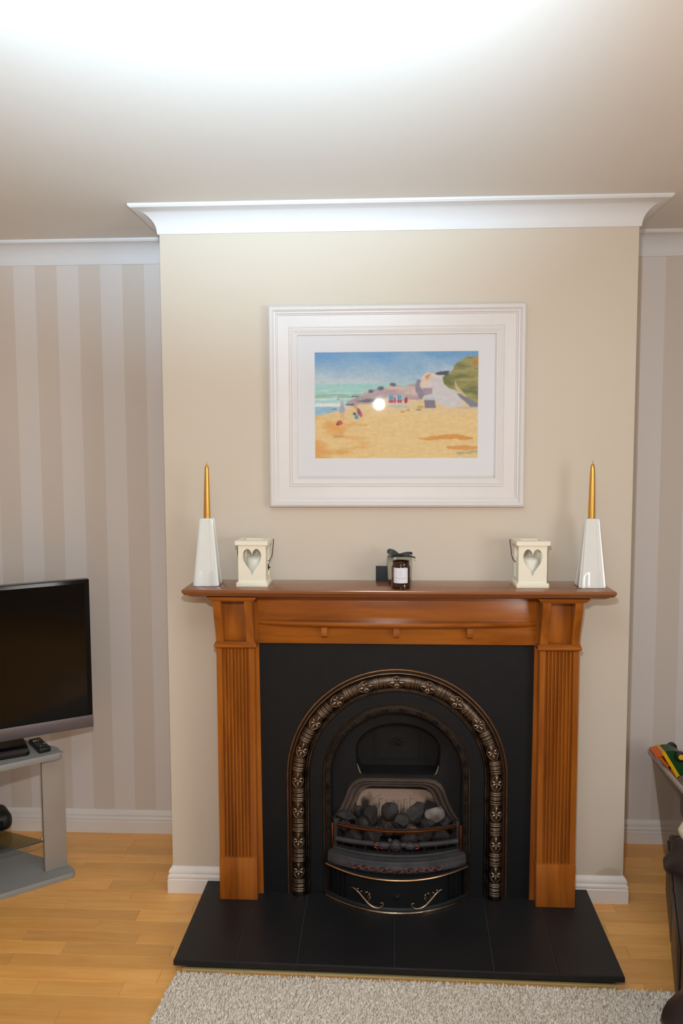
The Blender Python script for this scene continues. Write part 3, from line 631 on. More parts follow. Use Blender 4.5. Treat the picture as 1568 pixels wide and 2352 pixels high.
    for _ in range(2):
        p = np.pad(img, ((1, 1), (1, 1), (0, 0)), mode='edge'); img = (p[:-2, 1:-1] + p[2:, 1:-1] + p[1:-1, :-2] + p[1:-1, 2:] + 2 * p[1:-1, 1:-1]) / 6
    img = img * (1 + (noise(60, 60, 90, 2)[..., None] - .5) * .07 + (noise(24, 60, 110, 3)[..., None] - .5) * .07)
    return img * .90 + 25  # washed-out glare of the glass mixed into the print colours
pf = thing('framed_picture', 'white framed beach watercolour hanging on the chimney breast above the mantelpiece', 'picture', (0, -.001, 1.434), rot=(math.radians(0.0), 0, 0))
WF = mat('white_frame_paint', (226, 222, 220), .38, var=.02, scale=(20, 20, 20), spec=.45)
X0, X1, ZB, ZT = -.443, .445, 0, .698
prof = [(0, 0), (0, .020), (.002, .027), (.008, .031), (.014, .031), (.019, .027), (.0205, .023), (.026, .022), (.029, .018), (.031, .0175), (.034, .0145), (.071, .0125), (.0725, .0155), (.0745, .0155), (.076, .0135), (.080, .0135), (.0815, .016), (.084, .016), (.095, .0125), (.099, .0125), (.101, .009), (.101, .004), (.06, .0)]
def frame_sweep(name, prof, m, x0, x1, z0, z1, parent, **k):
    rings = [[(x0 + d, -h, z0 + d) for d, h in prof], [(x1 - d, -h, z0 + d) for d, h in prof], [(x1 - d, -h, z1 - d) for d, h in prof], [(x0 + d, -h, z1 - d) for d, h in prof]]
    n = len(prof); V = [p for r_ in rings for p in r_]; F = [(i * n + j, i * n + (j + 1) % n, ((i + 1) % 4) * n + (j + 1) % n, ((i + 1) % 4) * n + j) for i in range(4) for j in range(n)]
    return mesh_obj(name, V, F, m, parent, **k)
frame_sweep('frame_moulding', prof, WF, X0, X1, ZB, ZT, pf)
box('backing', X0 + .02, X1 - .02, -.003, .0, ZB + .02, ZT - .02, WF, pf, bev=0)
MATB = mat('white_mount_board', (236, 237, 241), .8, var=.01)
pz0, pz1, px0, px1 = .171, .539, -.278, .281
frame_sweep('mount', [(0, .003), (0, .0045), (.0615, .0045), (.0625, .0035), (.0625, .003)], MATB, X0 + .098, X1 - .098, ZB + .1085, ZT - .0965, pf)
img = paint(); Hh, W = img.shape[:2]
gx = np.linspace(px0 - .004, px1 + .004, W + 1); gz = np.linspace(pz1 + .004, pz0 - .004, Hh + 1)
Vx, Vz = np.meshgrid(gx, gz); verts = np.stack([Vx.ravel(), np.full(Vx.size, -.0033), Vz.ravel()], 1)
ii, jj = np.meshgrid(np.arange(Hh), np.arange(W), indexing='ij'); a = (ii * (W + 1) + jj).ravel()
faces = np.stack([a, a + W + 1, a + W + 2, a + 1], 1)
me = bpy.data.meshes.new('print'); me.vertices.add(len(verts)); me.vertices.foreach_set('co', verts.ravel()); me.loops.add(faces.size); me.loops.foreach_set('vertex_index', faces.ravel()); me.polygons.add(len(faces)); me.polygons.foreach_set('loop_start', np.arange(0, faces.size, 4)); me.update()
fcol = me.attributes.new('ink', 'FLOAT_COLOR', 'FACE'); s_ = np.clip(img.reshape(-1, 3) / 255, 0, 1); l_ = np.where(s_ <= .04045, s_ / 12.92, ((s_ + .055) / 1.055) ** 2.4); fcol.data.foreach_set('color', np.concatenate([l_, np.ones((len(l_), 1))], 1).astype(np.float32).ravel())
M = NT('watercolour_ink'); at = M.n('ShaderNodeAttribute', attribute_name='ink'); M.l(at, 'Color', M.b, 'Base Color'); M.set(Roughness=.7); M.b.inputs['Specular IOR Level'].default_value = .2
link('print', me, M.m, pf, label='beach watercolour with sand, rocks, blue sky and figures')
box('glazing', X0 + .098, X1 - .098, -.0085, -.0070, ZB + .099, ZT - .099, GLASS, pf, bev=0)

# ------------------------------------------------------------------ candlesticks and gold candles
CER = mat('white_glazed_ceramic', (232, 234, 230), .12, var=.02, spec=.6, coat=.5)
GOLD = mat('gold_wax', (226, 172, 84), .33, metal=.75, var=.12, scale=(30, 30, 8))
WICK = mat('wick', (190, 160, 110), .8)
def candlestick(x, y_, rz, label, clabel, lean):
    t = thing('candlestick', label, 'candlestick', (x, y_, SZ), 'white obelisk candlesticks on the shelf ends', (0, 0, rz))
    def ringc(w_, z, e=0):
        h = w_ / 2; q = w_ * .085; P = [(-h + q, -h), (-h * .48, -h), (-h * .45, -h + .0012), (-h * .1, -h + .0012), (h * .1, -h + .0012), (h * .45, -h + .0012), (h * .48, -h), (h - q, -h)]
        P += [(h - q, -h + q * .8), (h, -h + q), ]
        out = []
        for k in range(4):
            c, s = math.cos(k * PI / 2), math.sin(k * PI / 2); out += [(a * c - b * s, a * s + b * c, z) for a, b in P]
        return out
    R = [ringc(.080, 0), ringc(.087, .002), ringc(.0875, .008), ringc(.085, .02)]
    for k in range(1, 11): R.append(ringc(.085 - (.085 - .0455) * k / 10, .02 + .205 * k / 10))
    R += [ringc(.0445, .2285), ringc(.0415, .2315), ringc(.034, .2325)]
    b = loft('body', R, CER, t, auto=45)
    c = thing('taper_candle', clabel, 'candle', (x, y_, SZ + .2325), 'gold taper candles', (0, lean, 0))
    lathe('wax', [(.0115, .0), (.0112, .03), (.0098, .09), (.0080, .150), (.0072, .170), (.0060, .176), (.0035, .181), (.001, .1835)], GOLD, c, smooth=True, auto=60)
    tube('wick', [(0, 0, .183), (.0006, 0, .188), (0, 0, .193)], .0011, GOLD, c, n=6)
candlestick(-.6475, -.112, math.radians(2), 'white glazed obelisk candlestick on the left end of the mantel shelf', 'gold taper candle in the left-hand white candlestick', .012)
candlestick(.654, -.111, math.radians(-2), 'white glazed obelisk candlestick on the right end of the mantel shelf', 'gold taper candle in the right-hand white candlestick', .004)

# ------------------------------------------------------------------ heart lanterns
CREAM = mat('cream_painted_wood', (244, 238, 218), .5, var=.02)
WAX = mat('ivory_wax', (232, 232, 218), .4, var=.02)
WIRE = mat('dark_wire', (52, 42, 36), .45, metal=.7)
def heart(cx, cz, w_, h_, n=40):
    out = []
    for i in range(n):
        t = 2 * PI * i / n; x = math.sin(t) ** 3; z = (13 * math.cos(t) - 5 * math.cos(2 * t) - 2 * math.cos(3 * t) - math.cos(4 * t))
        zz = z / 14.5; zz = zz if zz > 0 else zz
        out.append((cx + x * w_ / 2, cz + (z + 2.6) / 14.6 * h_ / 2))
    return out
def lantern(x, y_, rz, label, clabel, latch, hs):
    t = thing('heart_lantern', label, 'lantern', (x, y_, SZ), 'cream heart lanterns on the mantel shelf', (0, 0, rz))
    hw, hd = .0475, .046
    box('base', -.054, .054, -.053, .053, 0, .0145, CREAM, t, bev=.0012)
    for k, s in enumerate((-1,)):
        plate('front_panel', [[(-hw, .0145), (hw, .0145), (hw, .143), (-hw, .143)], heart(0, .083, .064, .094)], -hd, -hd + .006, CREAM, t)
    plate('back_panel', [[(-hw, .0145), (hw, .0145), (hw, .143), (-hw, .143)], [(-.034, .03), (.034, .03), (.034, .13), (-.034, .13)]], hd - .006, hd, CREAM, t)
    for s in (-1, 1):
        a, b = sorted((s * hw, s * (hw - .006)))
        plate('side_panel', [[(-hd + .007, .0145), (hd - .007, .0145), (hd - .007, .143), (-hd + .007, .143)], [(-.026, .03), (.026, .03), (.026, .13), (-.026, .13)]], a, b, CREAM, t, plane='yz')
    bm = bmesh.new()
    plate('roof', [[(-.056, -.055), (.056, -.055), (.056, .055), (-.056, .055)], [(-.032, -.030), (.032, -.030), (.032, .030), (-.032, .030)]], .143, .157, CREAM, t, plane='xy'); bm.free()
    # wire bail: from the side pivots up over the roof, folded back
    for s in (-1, 1):
        pts = [(s * .0485, .0, .083), (s * .052, .004, .084), (s * .0600, .010, .102), (s * .0615, .018, .125), (s * .0605, .040, .142), (s * .058, .056, .150), (s * .050, .0575, .151)]
        tube('handle', smooth_path(pts, 5), .0014, WIRE, t, n=6)
    tube('handle', [(-.050, .0575, .151), (0, .0575, .1515), (.050, .0575, .151)], .0014, WIRE, t, n=6)
    box('latch', .0475, .0505, -.006, .003, .052, .072, WIRE, t, bev=.001); ball('latch_knob', (.0525, -.004, .061), .0032, WIRE, t)
    tube('latch_hook', [(.050, 0, .070), (.053, .001, .077), (.0505, .002, .083)], .0011, WIRE, t, n=6)
    c = thing('pillar_candle', clabel, 'candle', (x + (.006 if hs > 0 else 0), y_ + .002, SZ + .0145), 'ivory pillar candles in the lanterns')
    lathe('wax', [(.033, 0), (.034, .002), (.034, .074), (.032, .078), (.018, .0835), (.002, .0865)], WAX, c, auto=50)
    tube('wick', smooth_path([(0, 0, .086), (0, 0, .092), (.003 * hs, 0, .096), (.002 * hs, 0, .100)], 3), .0013, WAX, c, n=6)
lantern(-.4875, -.099, math.radians(-1.5), 'cream wooden heart lantern on the left of the mantel shelf, latch to its right', 'ivory pillar candle inside the left heart lantern', 1, 1)
lantern(.4555, -.093, math.radians(2.0), 'cream wooden heart lantern on the right of the mantel shelf, wire handle both sides', 'ivory pillar candle inside the right heart lantern', 1, -1)

# ------------------------------------------------------------------ jars in the middle
AMB = NT('amber_glass'); AMB.set(Roughness=.06); AMB.b.inputs['Base Color'].default_value = lin((52, 22, 10)); AMB.b.inputs['Coat Weight'].default_value = .6; AMB.b.inputs['Coat Roughness'].default_value = .05
AMB.b.inputs['Transmission Weight'].default_value = .25; AMB = AMB.m
j = thing('amber_candle_jar', 'dark amber glass candle jar with a white label on the mantel shelf', 'jar', (.0165, -.161, SZ))
lathe('glass', [(.0305, 0), (.0325, .003), (.0328, .012), (.0322, .016), (.0325, .020), (.0325, .074), (.0300, .080), (.0288, .084), (.0290, .089), (.0300, .0915), (.0292, .093), (.0272, .0915), (.0268, .084), (.028, .078), (.030, .070), (.030, .018), (.026, .016), (.001, .016)], AMB, j, n=40, caps=False, auto=40)
LAB = mat('white_label_paper', (226, 228, 236), .6, var=.01); LINK = mat('grey_print', (170, 165, 172), .7); LINKP = mat('pink_print', (206, 184, 190), .7)
def cyl_patch(x0, x1, z0, z1, r=.0328, n=12, th=.0003):
    A = [math.asin(x0 / r) + (math.asin(x1 / r) - math.asin(x0 / r)) * i / n for i in range(n + 1)]
    return [[((r + e) * math.sin(a), -(r + e) * math.cos(a), z) for e, z in ((0, z0), (th, z0), (th, z1), (0, z1))] for a in A]
loft('label', cyl_patch(-.0245, .0215, .022, .073), LAB, j, label='white paper label with small diamond emblem')
tl = [(cyl_patch(a, b, c, d, .0331, 6, .0001), True, True) for a, b, c, d in ((-.0225, .0195, .0692, .0697), (-.0225, .0195, .0248, .0253), (-.0225, -.0221, .0253, .0692), (.0191, .0195, .0253, .0692))]
xs = -.0185
for wd in (3, 2, 6):
    for k in range(wd): hh = .0036 if k == 0 else .0024; tl.append((cyl_patch(xs, xs + .0013, .038, .038 + hh, .0331, 2, .0001), True, True)); tl.append((cyl_patch(xs, xs + .0022, .038, .0385, .0331, 2, .0001), True, True)); xs += .0030
    xs += .0022
for k in range(8): tl.append((cyl_patch(-.010 + k * .0024, -.0086 + k * .0024, .033, .0344, .0331, 2, .0001), True, True))
join_lofts('label_print', tl, LINK, j, label='faint grey lettering on the label')
tl = []
for dw, dh in ((.0068, .0105), (.0045, .0072)):
    P = [(-.0015 + dw * math.cos(t) * (1 - .25 * abs(math.sin(t))), .0555 + dh * math.sin(t)) for t in np.linspace(0, 2 * PI, 17)]
    tl.append((tube_rings([(x, -math.sqrt(.0332 ** 2 - x * x), z) for x, z in P], .00025, 4), True, False))
tl.append((tube_rings([(-.0015, -.0333, .051), (-.0015, -.0333, .059)], .0006, 4), True, True))
join_lofts('emblem', tl, LINKP, j)
CG = thin_glass('clear_tumbler_glass', (246, 248, 246))
g = thing('glass_candle', 'clear glass candle tumbler of cream wax behind the amber jar', 'candle', (.0125, -.073, SZ))
lathe('glass', [(.0395, 0), (.0415, .003), (.0445, .088), (.0445, .0935), (.0432, .0935), (.0428, .09), (.0400, .010), (.001, .009)], CG, g, n=40, caps=False, auto=40)
lathe('wax', [(.001, .0185), (.0395, .0185), (.0412, .074), (.040, .0745), (.001, .074)], mat('cream_wax', (236, 226, 196), .45), g, n=36, auto=40)
lathe('wax_base', [(.001, .0105), (.0388, .0105), (.0393, .018), (.001, .018)], mat('dark_candle_base', (52, 34, 30), .4), g, n=36)
RIB = mat('black_satin_ribbon', (9, 10, 14), .5, var=.2, spec=.6)
rb = thing('black_ribbon_bow', 'black satin ribbon bow lying on top of the clear glass candle', 'ribbon', (.0125, -.073, SZ + .0942))
def ribbon(name, pts, w_, wdir=(0, 1, 0)):
    P = smooth_path(pts, 5); n = len(P); wd = Vector(wdir)
    R = []
    for i, p in enumerate(P):
        ww = w_ if not isinstance(w_, (list, tuple)) else np.interp(i / (n - 1), np.linspace(0, 1, len(w_)), w_)
        t = (P[min(i + 1, n - 1)] - P[max(i - 1, 0)]).normalized(); q = t.cross(wd).normalized() * .0006
        R.append([p - wd * ww / 2 - q, p + wd * ww / 2 - q, p + wd * ww / 2 + q, p - wd * ww / 2 + q])
    return loft(name, R, RIB, rb, auto=50)
ribbon('band', [(-.040, 0, .0010), (-.01, 0, .0016), (.02, 0, .0014), (.042, 0, .0010)], .034)
ribbon('loop', [(-.002, -.004, .005), (-.012, -.008, .0095), (-.024, -.010, .0155), (-.036, -.009, .0205), (-.0415, -.007, .0215)], [.010, .019, .022, .019, .006], (.30, .15, .94))
ribbon('loop', [(-.002, .002, .005), (-.014, .002, .013), (-.026, .003, .020), (-.036, .004, .024)], [.010, .016, .014, .004], (.30, .5, .80))
ribbon('loop', [(.000, -.006, .006), (.014, -.009, .0100), (.028, -.008, .0120), (.040, -.004, .0125), (.044, .002, .0110), (.036, .006, .0120), (.018, .006, .0105), (.002, .002, .006)], [.009, .010, .009, .008, .009, .010, .010, .010], (.1, .35, .93))
ribbon('tail', [(.004, -.012, .0045), (.022, -.018, .0068), (.040, -.018, .0040), (.055, -.016, -.0015)], [.009, .008, .006, .004], (0, .45, .89))
ribbon('tail', [(.000, -.010, .005), (-.012, -.016, .0050), (-.022, -.022, .0035), (-.028, -.026, .0015)], [.010, .009, .008, .006], (.2, .5, .84))
bm = bmesh.new(); bmesh.ops.create_icosphere(bm, subdivisions=3, radius=1, matrix=Matrix.Translation((0, -.001, .0065)) @ Matrix.Diagonal((.008, .010, .0055, 1))); from_bm('knot', bm, RIB, rb, smooth=True)
bb = box('black_box', -.069, -.0155, -.024, -.005, SZ, SZ + .0525, mat('matt_charcoal_card', (47, 52, 55), .7), None, .0008); tag(bb, 'small charcoal square box leaning against the wall behind the glass candle', 'box')

# ------------------------------------------------------------------ television on corner stand
def basis(P, ang, up=0): # local: x runs right, y into the wall, z up
    return Matrix.Translation(P) @ Matrix.Rotation(ang, 4, 'Z')
SIL = mat('silver_grey_laminate', (152, 153, 151), .45, var=.04, scale=(30, 30, 30))
SILD = mat('silver_side_laminate', (164, 156, 146), .5, var=.04)
ts = thing('tv_stand', 'silver grey corner television stand with glass shelf, left alcove', 'tv stand', (-1.222, .082, 0), rot=(0, 0, math.radians(38.5)))
def rounded(pts, r=.025, n=5):
    out = []
    for i, p in enumerate(pts):
        p = Vector(p); a = Vector(pts[i - 1]); b = Vector(pts[(i + 1) % len(pts)]); d1 = (a - p).normalized(); d2 = (b - p).normalized(); rr_ = min(r, (a - p).length / 2.1, (b - p).length / 2.1)
        p1, p2 = p + d1 * rr_, p + d2 * rr_
        for k in range(n + 1):
            t = k / n; out.append(tuple(p1 * (1 - t) ** 2 + p * 2 * t * (1 - t) + p2 * t * t))
    return out
def slab2(name, pts, z0, z1, m, parent, e=.002):
    c = Vector((sum(p[0] for p in pts) / len(pts), sum(p[1] for p in pts) / len(pts)))
    def rg(z, k): return [(c.x + (x - c.x) * k, c.y + (y_ - c.y) * k, z) for x, y_ in pts]
    return loft(name, [rg(z0, .996), rg(z0 + e, 1), rg(z1 - e, 1), rg(z1, .996)], m, parent, auto=40)
fp = rounded([(0, -.004), (-.93, -.004), (-.95, .05), (-.74, .44), (-.21, .44), (-.0, .05)], .03)
slab2('base_shelf', fp, .0, .022, SIL, ts)
tp = rounded([(-.035, .0), (-.90, .0), (-.90, .06), (-.72, .43), (-.23, .43), (-.035, .07)], .02)
slab2('top_shelf', tp, .478, .500, SIL, ts)
for xx in ((-.099, -.014), (-.921, -.836)): box('upright', xx[0], xx[1], .058, .078, .022, .478, SILD, ts, bev=.003)
box('rear_upright', -.56, -.38, .36, .38, .022, .478, SILD, ts, bev=.002)
TG = thin_glass('smoked_shelf_glass', (205, 214, 210), 1.5)
slab2('glass_shelf', [(-.099, .062), (-.836, .062), (-.66, .355), (-.275, .355)], .143, .149, TG, ts, .001)
box('glass_edge', -.836, -.099, .0605, .0618, .1435, .1485, mat('green_glass_edge', (36, 52, 46), .2), ts, bev=0)
for x, y_ in ((-.105, .068), (-.830, .068)): lathe('shelf_pin', [(.0055, 0), (.0055, .007), (.004, .009), (.001, .009)], mat('chrome', (220, 220, 220), .15, metal=1), ts, (x, y_, .149), n=12)
box('maker_badge', -.062, -.045, .028, .033, .4995, .5005, mat('badge_grey', (110, 112, 116), .4), ts, bev=0)

tv = thing('television', 'black flat screen television with grey lower bezel on the corner stand', 'television', (-1.199, .251, .5005), rot=(0, 0, math.radians(32.5)))
SCR = mat('glossy_black_screen', (6, 6, 7), .08, var=.0, spec=.28); BEZ = mat('gloss_black_bezel', (12, 12, 13), .12); GB = mat('gunmetal_bezel', (116, 106, 106), .38, metal=.35, var=.04)
box('casing', -.955, .0, .004, .045, .034, .628, BEZ, tv, bev=.003)
box('rear_housing', -.80, -.15, .045, .085, .08, .50, BEZ, tv, bev=.01)
box('screen', -.935, -.020, .0015, .004, .085, .612, SCR, tv, bev=0)
box('lower_bezel', -.955, .0, -.003, .0035, .034, .083, GB, tv, bev=.0015, label='grey metallic lower bezel')
box('stand_neck', -.54, -.41, .02, .05, .012, .08, BEZ, tv, bev=.004)
slab2('stand_base', rounded([(-.256, -.105), (-.715, -.105), (-.715, .10), (-.256, .10)], .02), .0, .014, BEZ, tv)

rc = thing('remote_control', 'black remote control with coloured buttons on the corner stand by the screen', 'remote', (-1.356, .101, .5005), rot=(0, 0, math.radians(38.5)))
# axes: x across, y along the length
rc.rotation_euler = (0, 0, math.radians(40))
BRC = mat('black_remote_plastic', (20, 22, 22), .3)
box('casing', -.022, .022, -.066, .066, 0, .019, BRC, rc, bev=.004, seg=3)
cols = {'r': (190, 40, 50), 'g': (40, 150, 80), 'y': (210, 190, 60), 'b': (70, 150, 200), 'o': (225, 130, 50), 'k': (60, 64, 66), 'w': (190, 200, 205)}
bmm = {k: mat('button_' + n, cols[k], .4) for k, n in (('r', 'red'), ('g', 'green'), ('y', 'yellow'), ('b', 'blue'), ('o', 'orange'), ('k', 'grey'), ('w', 'white'))}
for x, y_, c in ((-.013, .030, 'w'), (-.004, .032, 'y'), (.005, .033, 'b'), (.014, .040, 'r'), (-.013, .015, 'k'), (0, .015, 'k'), (.013, .015, 'k'), (-.013, 0, 'k'), (0, 0, 'k'), (.013, 0, 'k'), (-.013, -.015, 'k'), (0, -.015, 'k'), (.013, -.018, 'o'), (-.006, -.038, 'g'), (-.013, -.05, 'k'), (.0, -.05, 'k'), (.013, -.05, 'k'), (.013, -.034, 'k')):
    lathe('button', [(.0035, .018), (.0035, .0203), (.0028, .0208), (.0005, .0208)], bmm[c], rc, (x, y_, 0), n=10)
dv = thing('set_top_device', 'rounded black device lying on the glass shelf of the stand', 'device', (-1.600, .122, .1492), rot=(0, 0, math.radians(38.5)))
bm = bmesh.new(); add_box(bm, -.12, .10, -.055, .075, 0, .075, .03, 5); from_bm('casing', bm, mat('matt_black_plastic', (14, 13, 14), .5), dv, auto=60)
box('front_panel', -.08, .06, -.0565, -.054, .02, .05, BEZ, dv, bev=.001)

# ------------------------------------------------------------------ rug
RUGM = NT('oatmeal_wool'); mp = RUGM.coord((1, 1, 1)); gi = RUGM.n('ShaderNodeAttribute', attribute_name='tone'); r = RUGM.n('ShaderNodeValToRGB')
r.color_ramp.elements[0].color = lin((214, 200, 182)); r.color_ramp.elements[1].color = lin((250, 243, 233)); RUGM.l(gi, 'Fac', r, 'Fac'); RUGM.l(r, 'Color', RUGM.b, 'Base Color'); RUGM.set(Roughness=.95); RUGM.b.inputs['Specular IOR Level'].default_value = .1; RUGM = RUGM.m
rug = thing('rug', 'oatmeal wool pile rug on the floor in front of the hearth', 'rug')
c0 = np.array([(-.690, -.481), (.93, -.506), (.95, -1.35), (-.765, -1.35)])
loft('backing', [[(x, y_, z) for x, y_ in c0] for z in (.0002, .005)], mat('rug_backing', (200, 186, 166), .9), rug)
nx_, ny_ = 290, 150; U, Vv = np.meshgrid((np.arange(nx_) + .5) / nx_, (np.arange(ny_) + .5) / ny_); U = U.ravel() + rng.normal(0, .6 / nx_, nx_ * ny_); Vv = Vv.ravel() + rng.normal(0, .6 / ny_, nx_ * ny_)
U = np.clip(U, .001, .999); Vv = np.clip(Vv, .002, .999)
B = (c0[0][None] * ((1 - U) * (1 - Vv))[:, None] + c0[1][None] * (U * (1 - Vv))[:, None] + c0[2][None] * (U * Vv)[:, None] + c0[3][None] * ((1 - U) * Vv)[:, None])
N = len(B); ang = rng.random(N) * 2 * PI; ln = .0080 + .003 * rng.random(N); lean = rng.normal(0, .0035, (N, 2)) + np.array([.0015, .001]); rr_ = .0030 + .001 * rng.random(N)
Vt = np.zeros((N, 7, 3))
for k in range(3):
    a = ang + k * 2 * PI / 3
    Vt[:, k, 0] = B[:, 0] + rr_ * np.cos(a); Vt[:, k, 1] = B[:, 1] + rr_ * np.sin(a); Vt[:, k, 2] = .0045
    Vt[:, 3 + k, 0] = B[:, 0] + lean[:, 0] * .6 + rr_ * .8 * np.cos(a); Vt[:, 3 + k, 1] = B[:, 1] + lean[:, 1] * .6 + rr_ * .8 * np.sin(a); Vt[:, 3 + k, 2] = .0045 + ln * .6
Vt[:, 6, 0] = B[:, 0] + lean[:, 0]; Vt[:, 6, 1] = B[:, 1] + lean[:, 1]; Vt[:, 6, 2] = .0045 + ln
base_f = np.array([(0, 1, 4), (0, 4, 3), (1, 2, 5), (1, 5, 4), (2, 0, 3), (2, 3, 5), (3, 4, 6), (4, 5, 6), (5, 3, 6)]); Fc = (base_f[None] + (np.arange(N) * 7)[:, None, None]).reshape(-1, 3)
me = bpy.data.meshes.new('pile'); me.vertices.add(N * 7); me.vertices.foreach_set('co', Vt.ravel()); me.loops.add(Fc.size); me.loops.foreach_set('vertex_index', Fc.ravel()); me.polygons.add(len(Fc)); me.polygons.foreach_set('loop_start', np.arange(0, Fc.size, 3)); me.update()
tn = me.attributes.new('tone', 'FLOAT', 'POINT'); tn.data.foreach_set('value', np.repeat(rng.random(N), 7).astype(np.float32))
o = link('pile', me, RUGM, rug, smooth=True); o['kind'] = 'stuff'

# ------------------------------------------------------------------ right side: sofa, toys, storage box
LEA = mat('dark_brown_leather', (52, 41, 39), .40, var=.3, scale=(7, 7, 7), bump=.35, bscale=130, rgb2=(46, 37, 36))
sofa = thing('leather_sofa', 'dark brown leather sofa with puffy arms at the right edge', 'sofa', (.985, .02, 0), rot=(0, 0, math.radians(-16)))
# local: -y runs along the front, x goes towards the wall
def puffy(name, cx, cy, cz, sx, sy, sz, m, parent, p=2.7, sag=.0, seed=0):
    g = np.random.default_rng(seed); bm = bmesh.new(); bmesh.ops.create_uvsphere(bm, u_segments=40, v_segments=24, radius=1)
    ph = g.random(6) * 6
    for v in bm.verts:
        c = v.co.copy(); k = (abs(c.x) ** p + abs(c.y) ** p + abs(c.z) ** p) ** (-1 / p); c *= k
        wr = .018 * math.sin(c.y * 4 + c.z * 5 + ph[0]) + .010 * math.sin(c.x * 9 + c.z * 6 + ph[1]) + .006 * math.sin(c.y * 10 + c.z * 9 + ph[2]); c *= 1 + wr
        v.co = Vector((cx + c.x * sx / 2, cy + c.y * sy / 2, cz + c.z * sz / 2))
    return from_bm(name, bm, m, parent, True)
box('frame', .0, .82, -1.16, -.02, .02, .26, LEA, sofa, bev=.012, seg=3)
for y0 in (-.03, -.39): 
    box('front_panel_piping', -.006, .0, y0 - .33, y0, .05, .24, LEA, sofa, bev=.003)
puffy('arm_pad', .44, -.22, .262, .92, .34, .175, LEA, sofa, seed=1)
puffy('arm_pad', .415, -1.20, .315, .96, .38, .36, LEA, sofa, seed=4)
puffy('seat_cushion', .52, -.56, .32, .78, .38, .17, LEA, sofa, seed=5); puffy('seat_cushion', .52, -.92, .32, .78, .36, .17, LEA, sofa, seed=6)
puffy('back_cushion', .86, -.56, .50, .24, .40, .46, LEA, sofa, seed=7); puffy('back_cushion', .86, -.94, .50, .24, .38, .46, LEA, sofa, seed=8)
for x, y_ in ((.04, -.06), (.78, -.06), (.04, -1.12), (.78, -1.12)): lathe('foot', [(.018, 0), (.022, .022)], BLACKP, sofa, (x, y_, 0), n=12)

SB = thing('storage_box', 'translucent plastic storage box of toys in the right alcove', 'box')
TP = NT('translucent_plastic'); t = TP.t; tr = TP.n('ShaderNodeBsdfTransparent'); tr.inputs[0].default_value = lin((246, 243, 240)); mxs = TP.n('ShaderNodeMixShader'); mxs.inputs[0].default_value = .10
TP.b.inputs['Base Color'].default_value = lin((205, 196, 190)); TP.set(Roughness=.3); TP.l(tr, 0, mxs, 1); TP.l(TP.b, 0, mxs, 2); t.links.new(mxs.outputs[0], t.nodes['Material Output'].inputs[0]); TP = TP.m
def brect(k, z): # k 0 bottom .. 1 top
    i = .045 * (1 - k); return [(1.040 + i, .400 - i, z), (1.38 - i, .400 - i, z), (1.38 - i, .010 + i, z), (1.040 + i, .010 + i, z)]
def boxwall():
    R = [brect(0, .004), brect(0, .006), brect(.5, .21), brect(1, .398)]
    V, F = loft_verts(R, True, False); F.append((3, 2, 1, 0)); return V, F
V, F = boxwall(); o = mesh_obj('tub', V, F, TP, SB); md = o.modifiers.new('s', 'SOLIDIFY'); md.thickness = .003
def rimr(e, z): return [(1.04 - e, .400 + e, z), (1.38 + e, .400 + e, z), (1.38 + e, .010 - e, z), (1.04 - e, .010 - e, z)]
V, F = loft_verts([rimr(.0, .398), rimr(.010, .400), rimr(.012, .410), rimr(.009, .416), rimr(.0, .414), rimr(-.004, .398)], True, False); RIMP = mat('cloudy_plastic_rim', (200, 190, 182), .4); mesh_obj('rim', V, F, RIMP, SB)
def toy(name, label, cat, c, s, col, seed=0, rot=(0, 0, 0)):
    bm = bmesh.new(); add_box(bm, -s[0] / 2, s[0] / 2, -s[1] / 2, s[1] / 2, -s[2] / 2, s[2] / 2, min(s) * .28, 4); m_ = mat(name + '_plastic', col, .4)
    o = from_bm(name, bm, m_, None, auto=50); o.location = c; o.rotation_euler = rot; tag(o, label, cat); return o
toy('toy_block', 'big navy toy block at the bottom of the plastic storage box', 'toy', (1.185, .16, .105), (.17, .20, .19), (40, 42, 60))
toy('toy_case', 'blue-grey toy case standing above the navy block in the storage box', 'toy', (1.165, .18, .268), (.13, .16, .125), (92, 96, 122))
toy('toy_brick', 'mauve toy brick lying in the storage box under the white toy', 'toy', (1.195, .14, .348), (.14, .16, .03), (150, 120, 130))
toy('toy_cup', 'turquoise toy cup at the front of the storage box', 'toy', (1.145, .055, .225), (.06, .03, .08), (110, 190, 200))
tr_ = thing('toy_combine', 'green and yellow toy combine harvester on top of the storage box', 'toy', (1.083, .245, .424), rot=(0, math.radians(0), 0))
GRN = mat('green_toy_plastic', (22, 74, 34), .35); YEL = mat('yellow_toy_plastic', (240, 190, 20), .35); ORG = mat('orange_toy_plastic', (226, 98, 26), .4); TYR = mat('black_toy_tyre', (18, 18, 24), .5)
body = [(-.058, .052), (-.045, .060), (-.020, .061), (.002, .056), (.016, .044), (.020, .010), (.046, .006), (.048, -.022), (.004, -.040), (.000, -.046), (-.008, -.040)]
loft('body', [[(x, y_, z) for x, z in body] for y_ in (-.03, -.034, .034, .03)][1:3], GRN, tr_, auto=50)
plate('body_side', [[(-.050, .050), (-.02, .054), (.0, .048), (.012, .010), (.0, -.030)]], -.040, -.034, GRN, tr_)
def strip(a, b, w_, y0, y1, m, n): 
    a, b = Vector(a), Vector(b); q = (b - a).normalized(); p = Vector((-q.y, q.x)) * w_ / 2
    plate(n, [[tuple(a - p), tuple(a + p), tuple(b + p), tuple(b - p)]], y0, y1, m, tr_)
strip((-.062, .058), (-.004, -.036), .013, -.044, .036, YEL, 'yellow_rail')
strip((-.092, .042), (-.062, .050), .014, -.040, .030, ORG, 'reel'); strip((-.074, .036), (-.030, -.010), .008, -.036, .030, ORG, 'cutter'); strip((-.038, .000), (-.012, -.036), .006, -.036, .030, ORG, 'cutter')
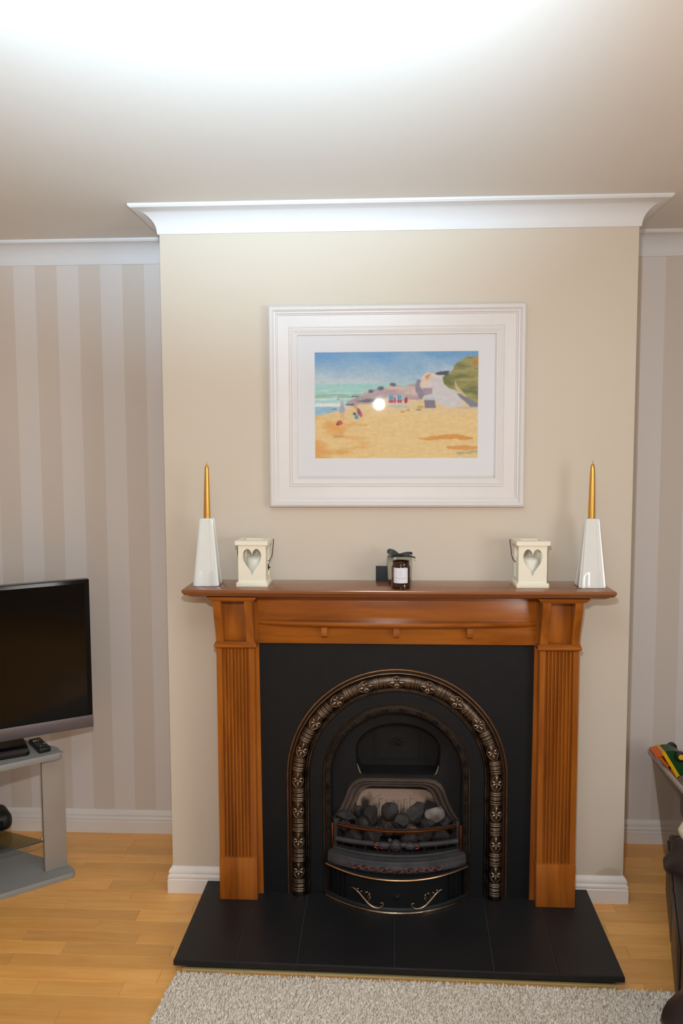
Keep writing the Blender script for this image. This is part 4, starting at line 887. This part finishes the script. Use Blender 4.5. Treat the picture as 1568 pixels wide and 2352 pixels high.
for y_ in (-.056, .04):
    ring('tyre', .000, y_ + .016, .044, [(.001, 0), (.015, 0), (.0195, .003), (.0195, .013), (.015, .016), (.011, .016), (.0105, .013), (.001, .013)], TYR, tr_); ring('hub', .000, y_ + .003, .044, [(.001, 0), (.0105, 0), (.010, .004), (.006, .005), (.004, .003), (.001, .004)], YEL, tr_)
wt = toy('white_toy', 'white rounded toy lying below the green harvester at the frame edge', 'toy', (1.185, .14, .405), (.12, .11, .085), (214, 218, 226))
pl = thing('plush_toy', 'cream plush toy on the far sofa arm at the right edge', 'soft toy', (.975, -.235, .335))
PLU = mat('cream_plush', (240, 230, 208), .9, bump=.5, bscale=300)
puffy('body', .022, 0, .040, .13, .12, .085, PLU, pl, 2.2, seed=11); puffy('ear', .06, .02, .085, .05, .03, .05, PLU, pl, 2.2, seed=12)

# ------------------------------------------------------------------ sub-parts: small pieces that belong to a part
def centre(o): return sum((Vector(c) for c in o.bound_box), Vector()) / 8
SUB = {'hub': 'tyre', 'latch_knob': 'latch', 'latch_hook': 'latch', 'fireback_rib': 'fireback', 'fireback_chevron': 'fireback', 'shelf_pin': 'glass_shelf', 'glass_edge': 'glass_shelf',
       'button': 'casing', 'top_bar_edge': 'top_bar', 'scroll_relief': 'lower_bar', 'scroll_jewel': 'lower_bar', 'label_print': 'label', 'emblem': 'label', 'damper_relief': 'damper_plate',
       'post_bead': 'side_post', 'top_bead': 'top_flange', 'bottom_bead': 'bottom_flange', 'air_control': 'panel', 'scroll_ornament': 'panel', 'chipped_edge': 'damper_lip', 'maker_badge': 'top_shelf'}
for o in list(bpy.data.objects):
    b = o.name.split('.')[0]
    if b in SUB and o.parent and o.type == 'MESH':
        c = [q for q in o.parent.children if q.name.split('.')[0] == SUB[b]]
        if c: o.parent = min(c, key=lambda q: (centre(q) - centre(o)).length)
for o in list(bpy.data.objects):
    if o.name.split('.')[0] == 'boss_jewel':
        c = [q for q in o.parent.children if q.name.split('.')[0] in ('centre_boss', 'side_boss')]; o.parent = min(c, key=lambda q: (centre(q) - centre(o)).length)
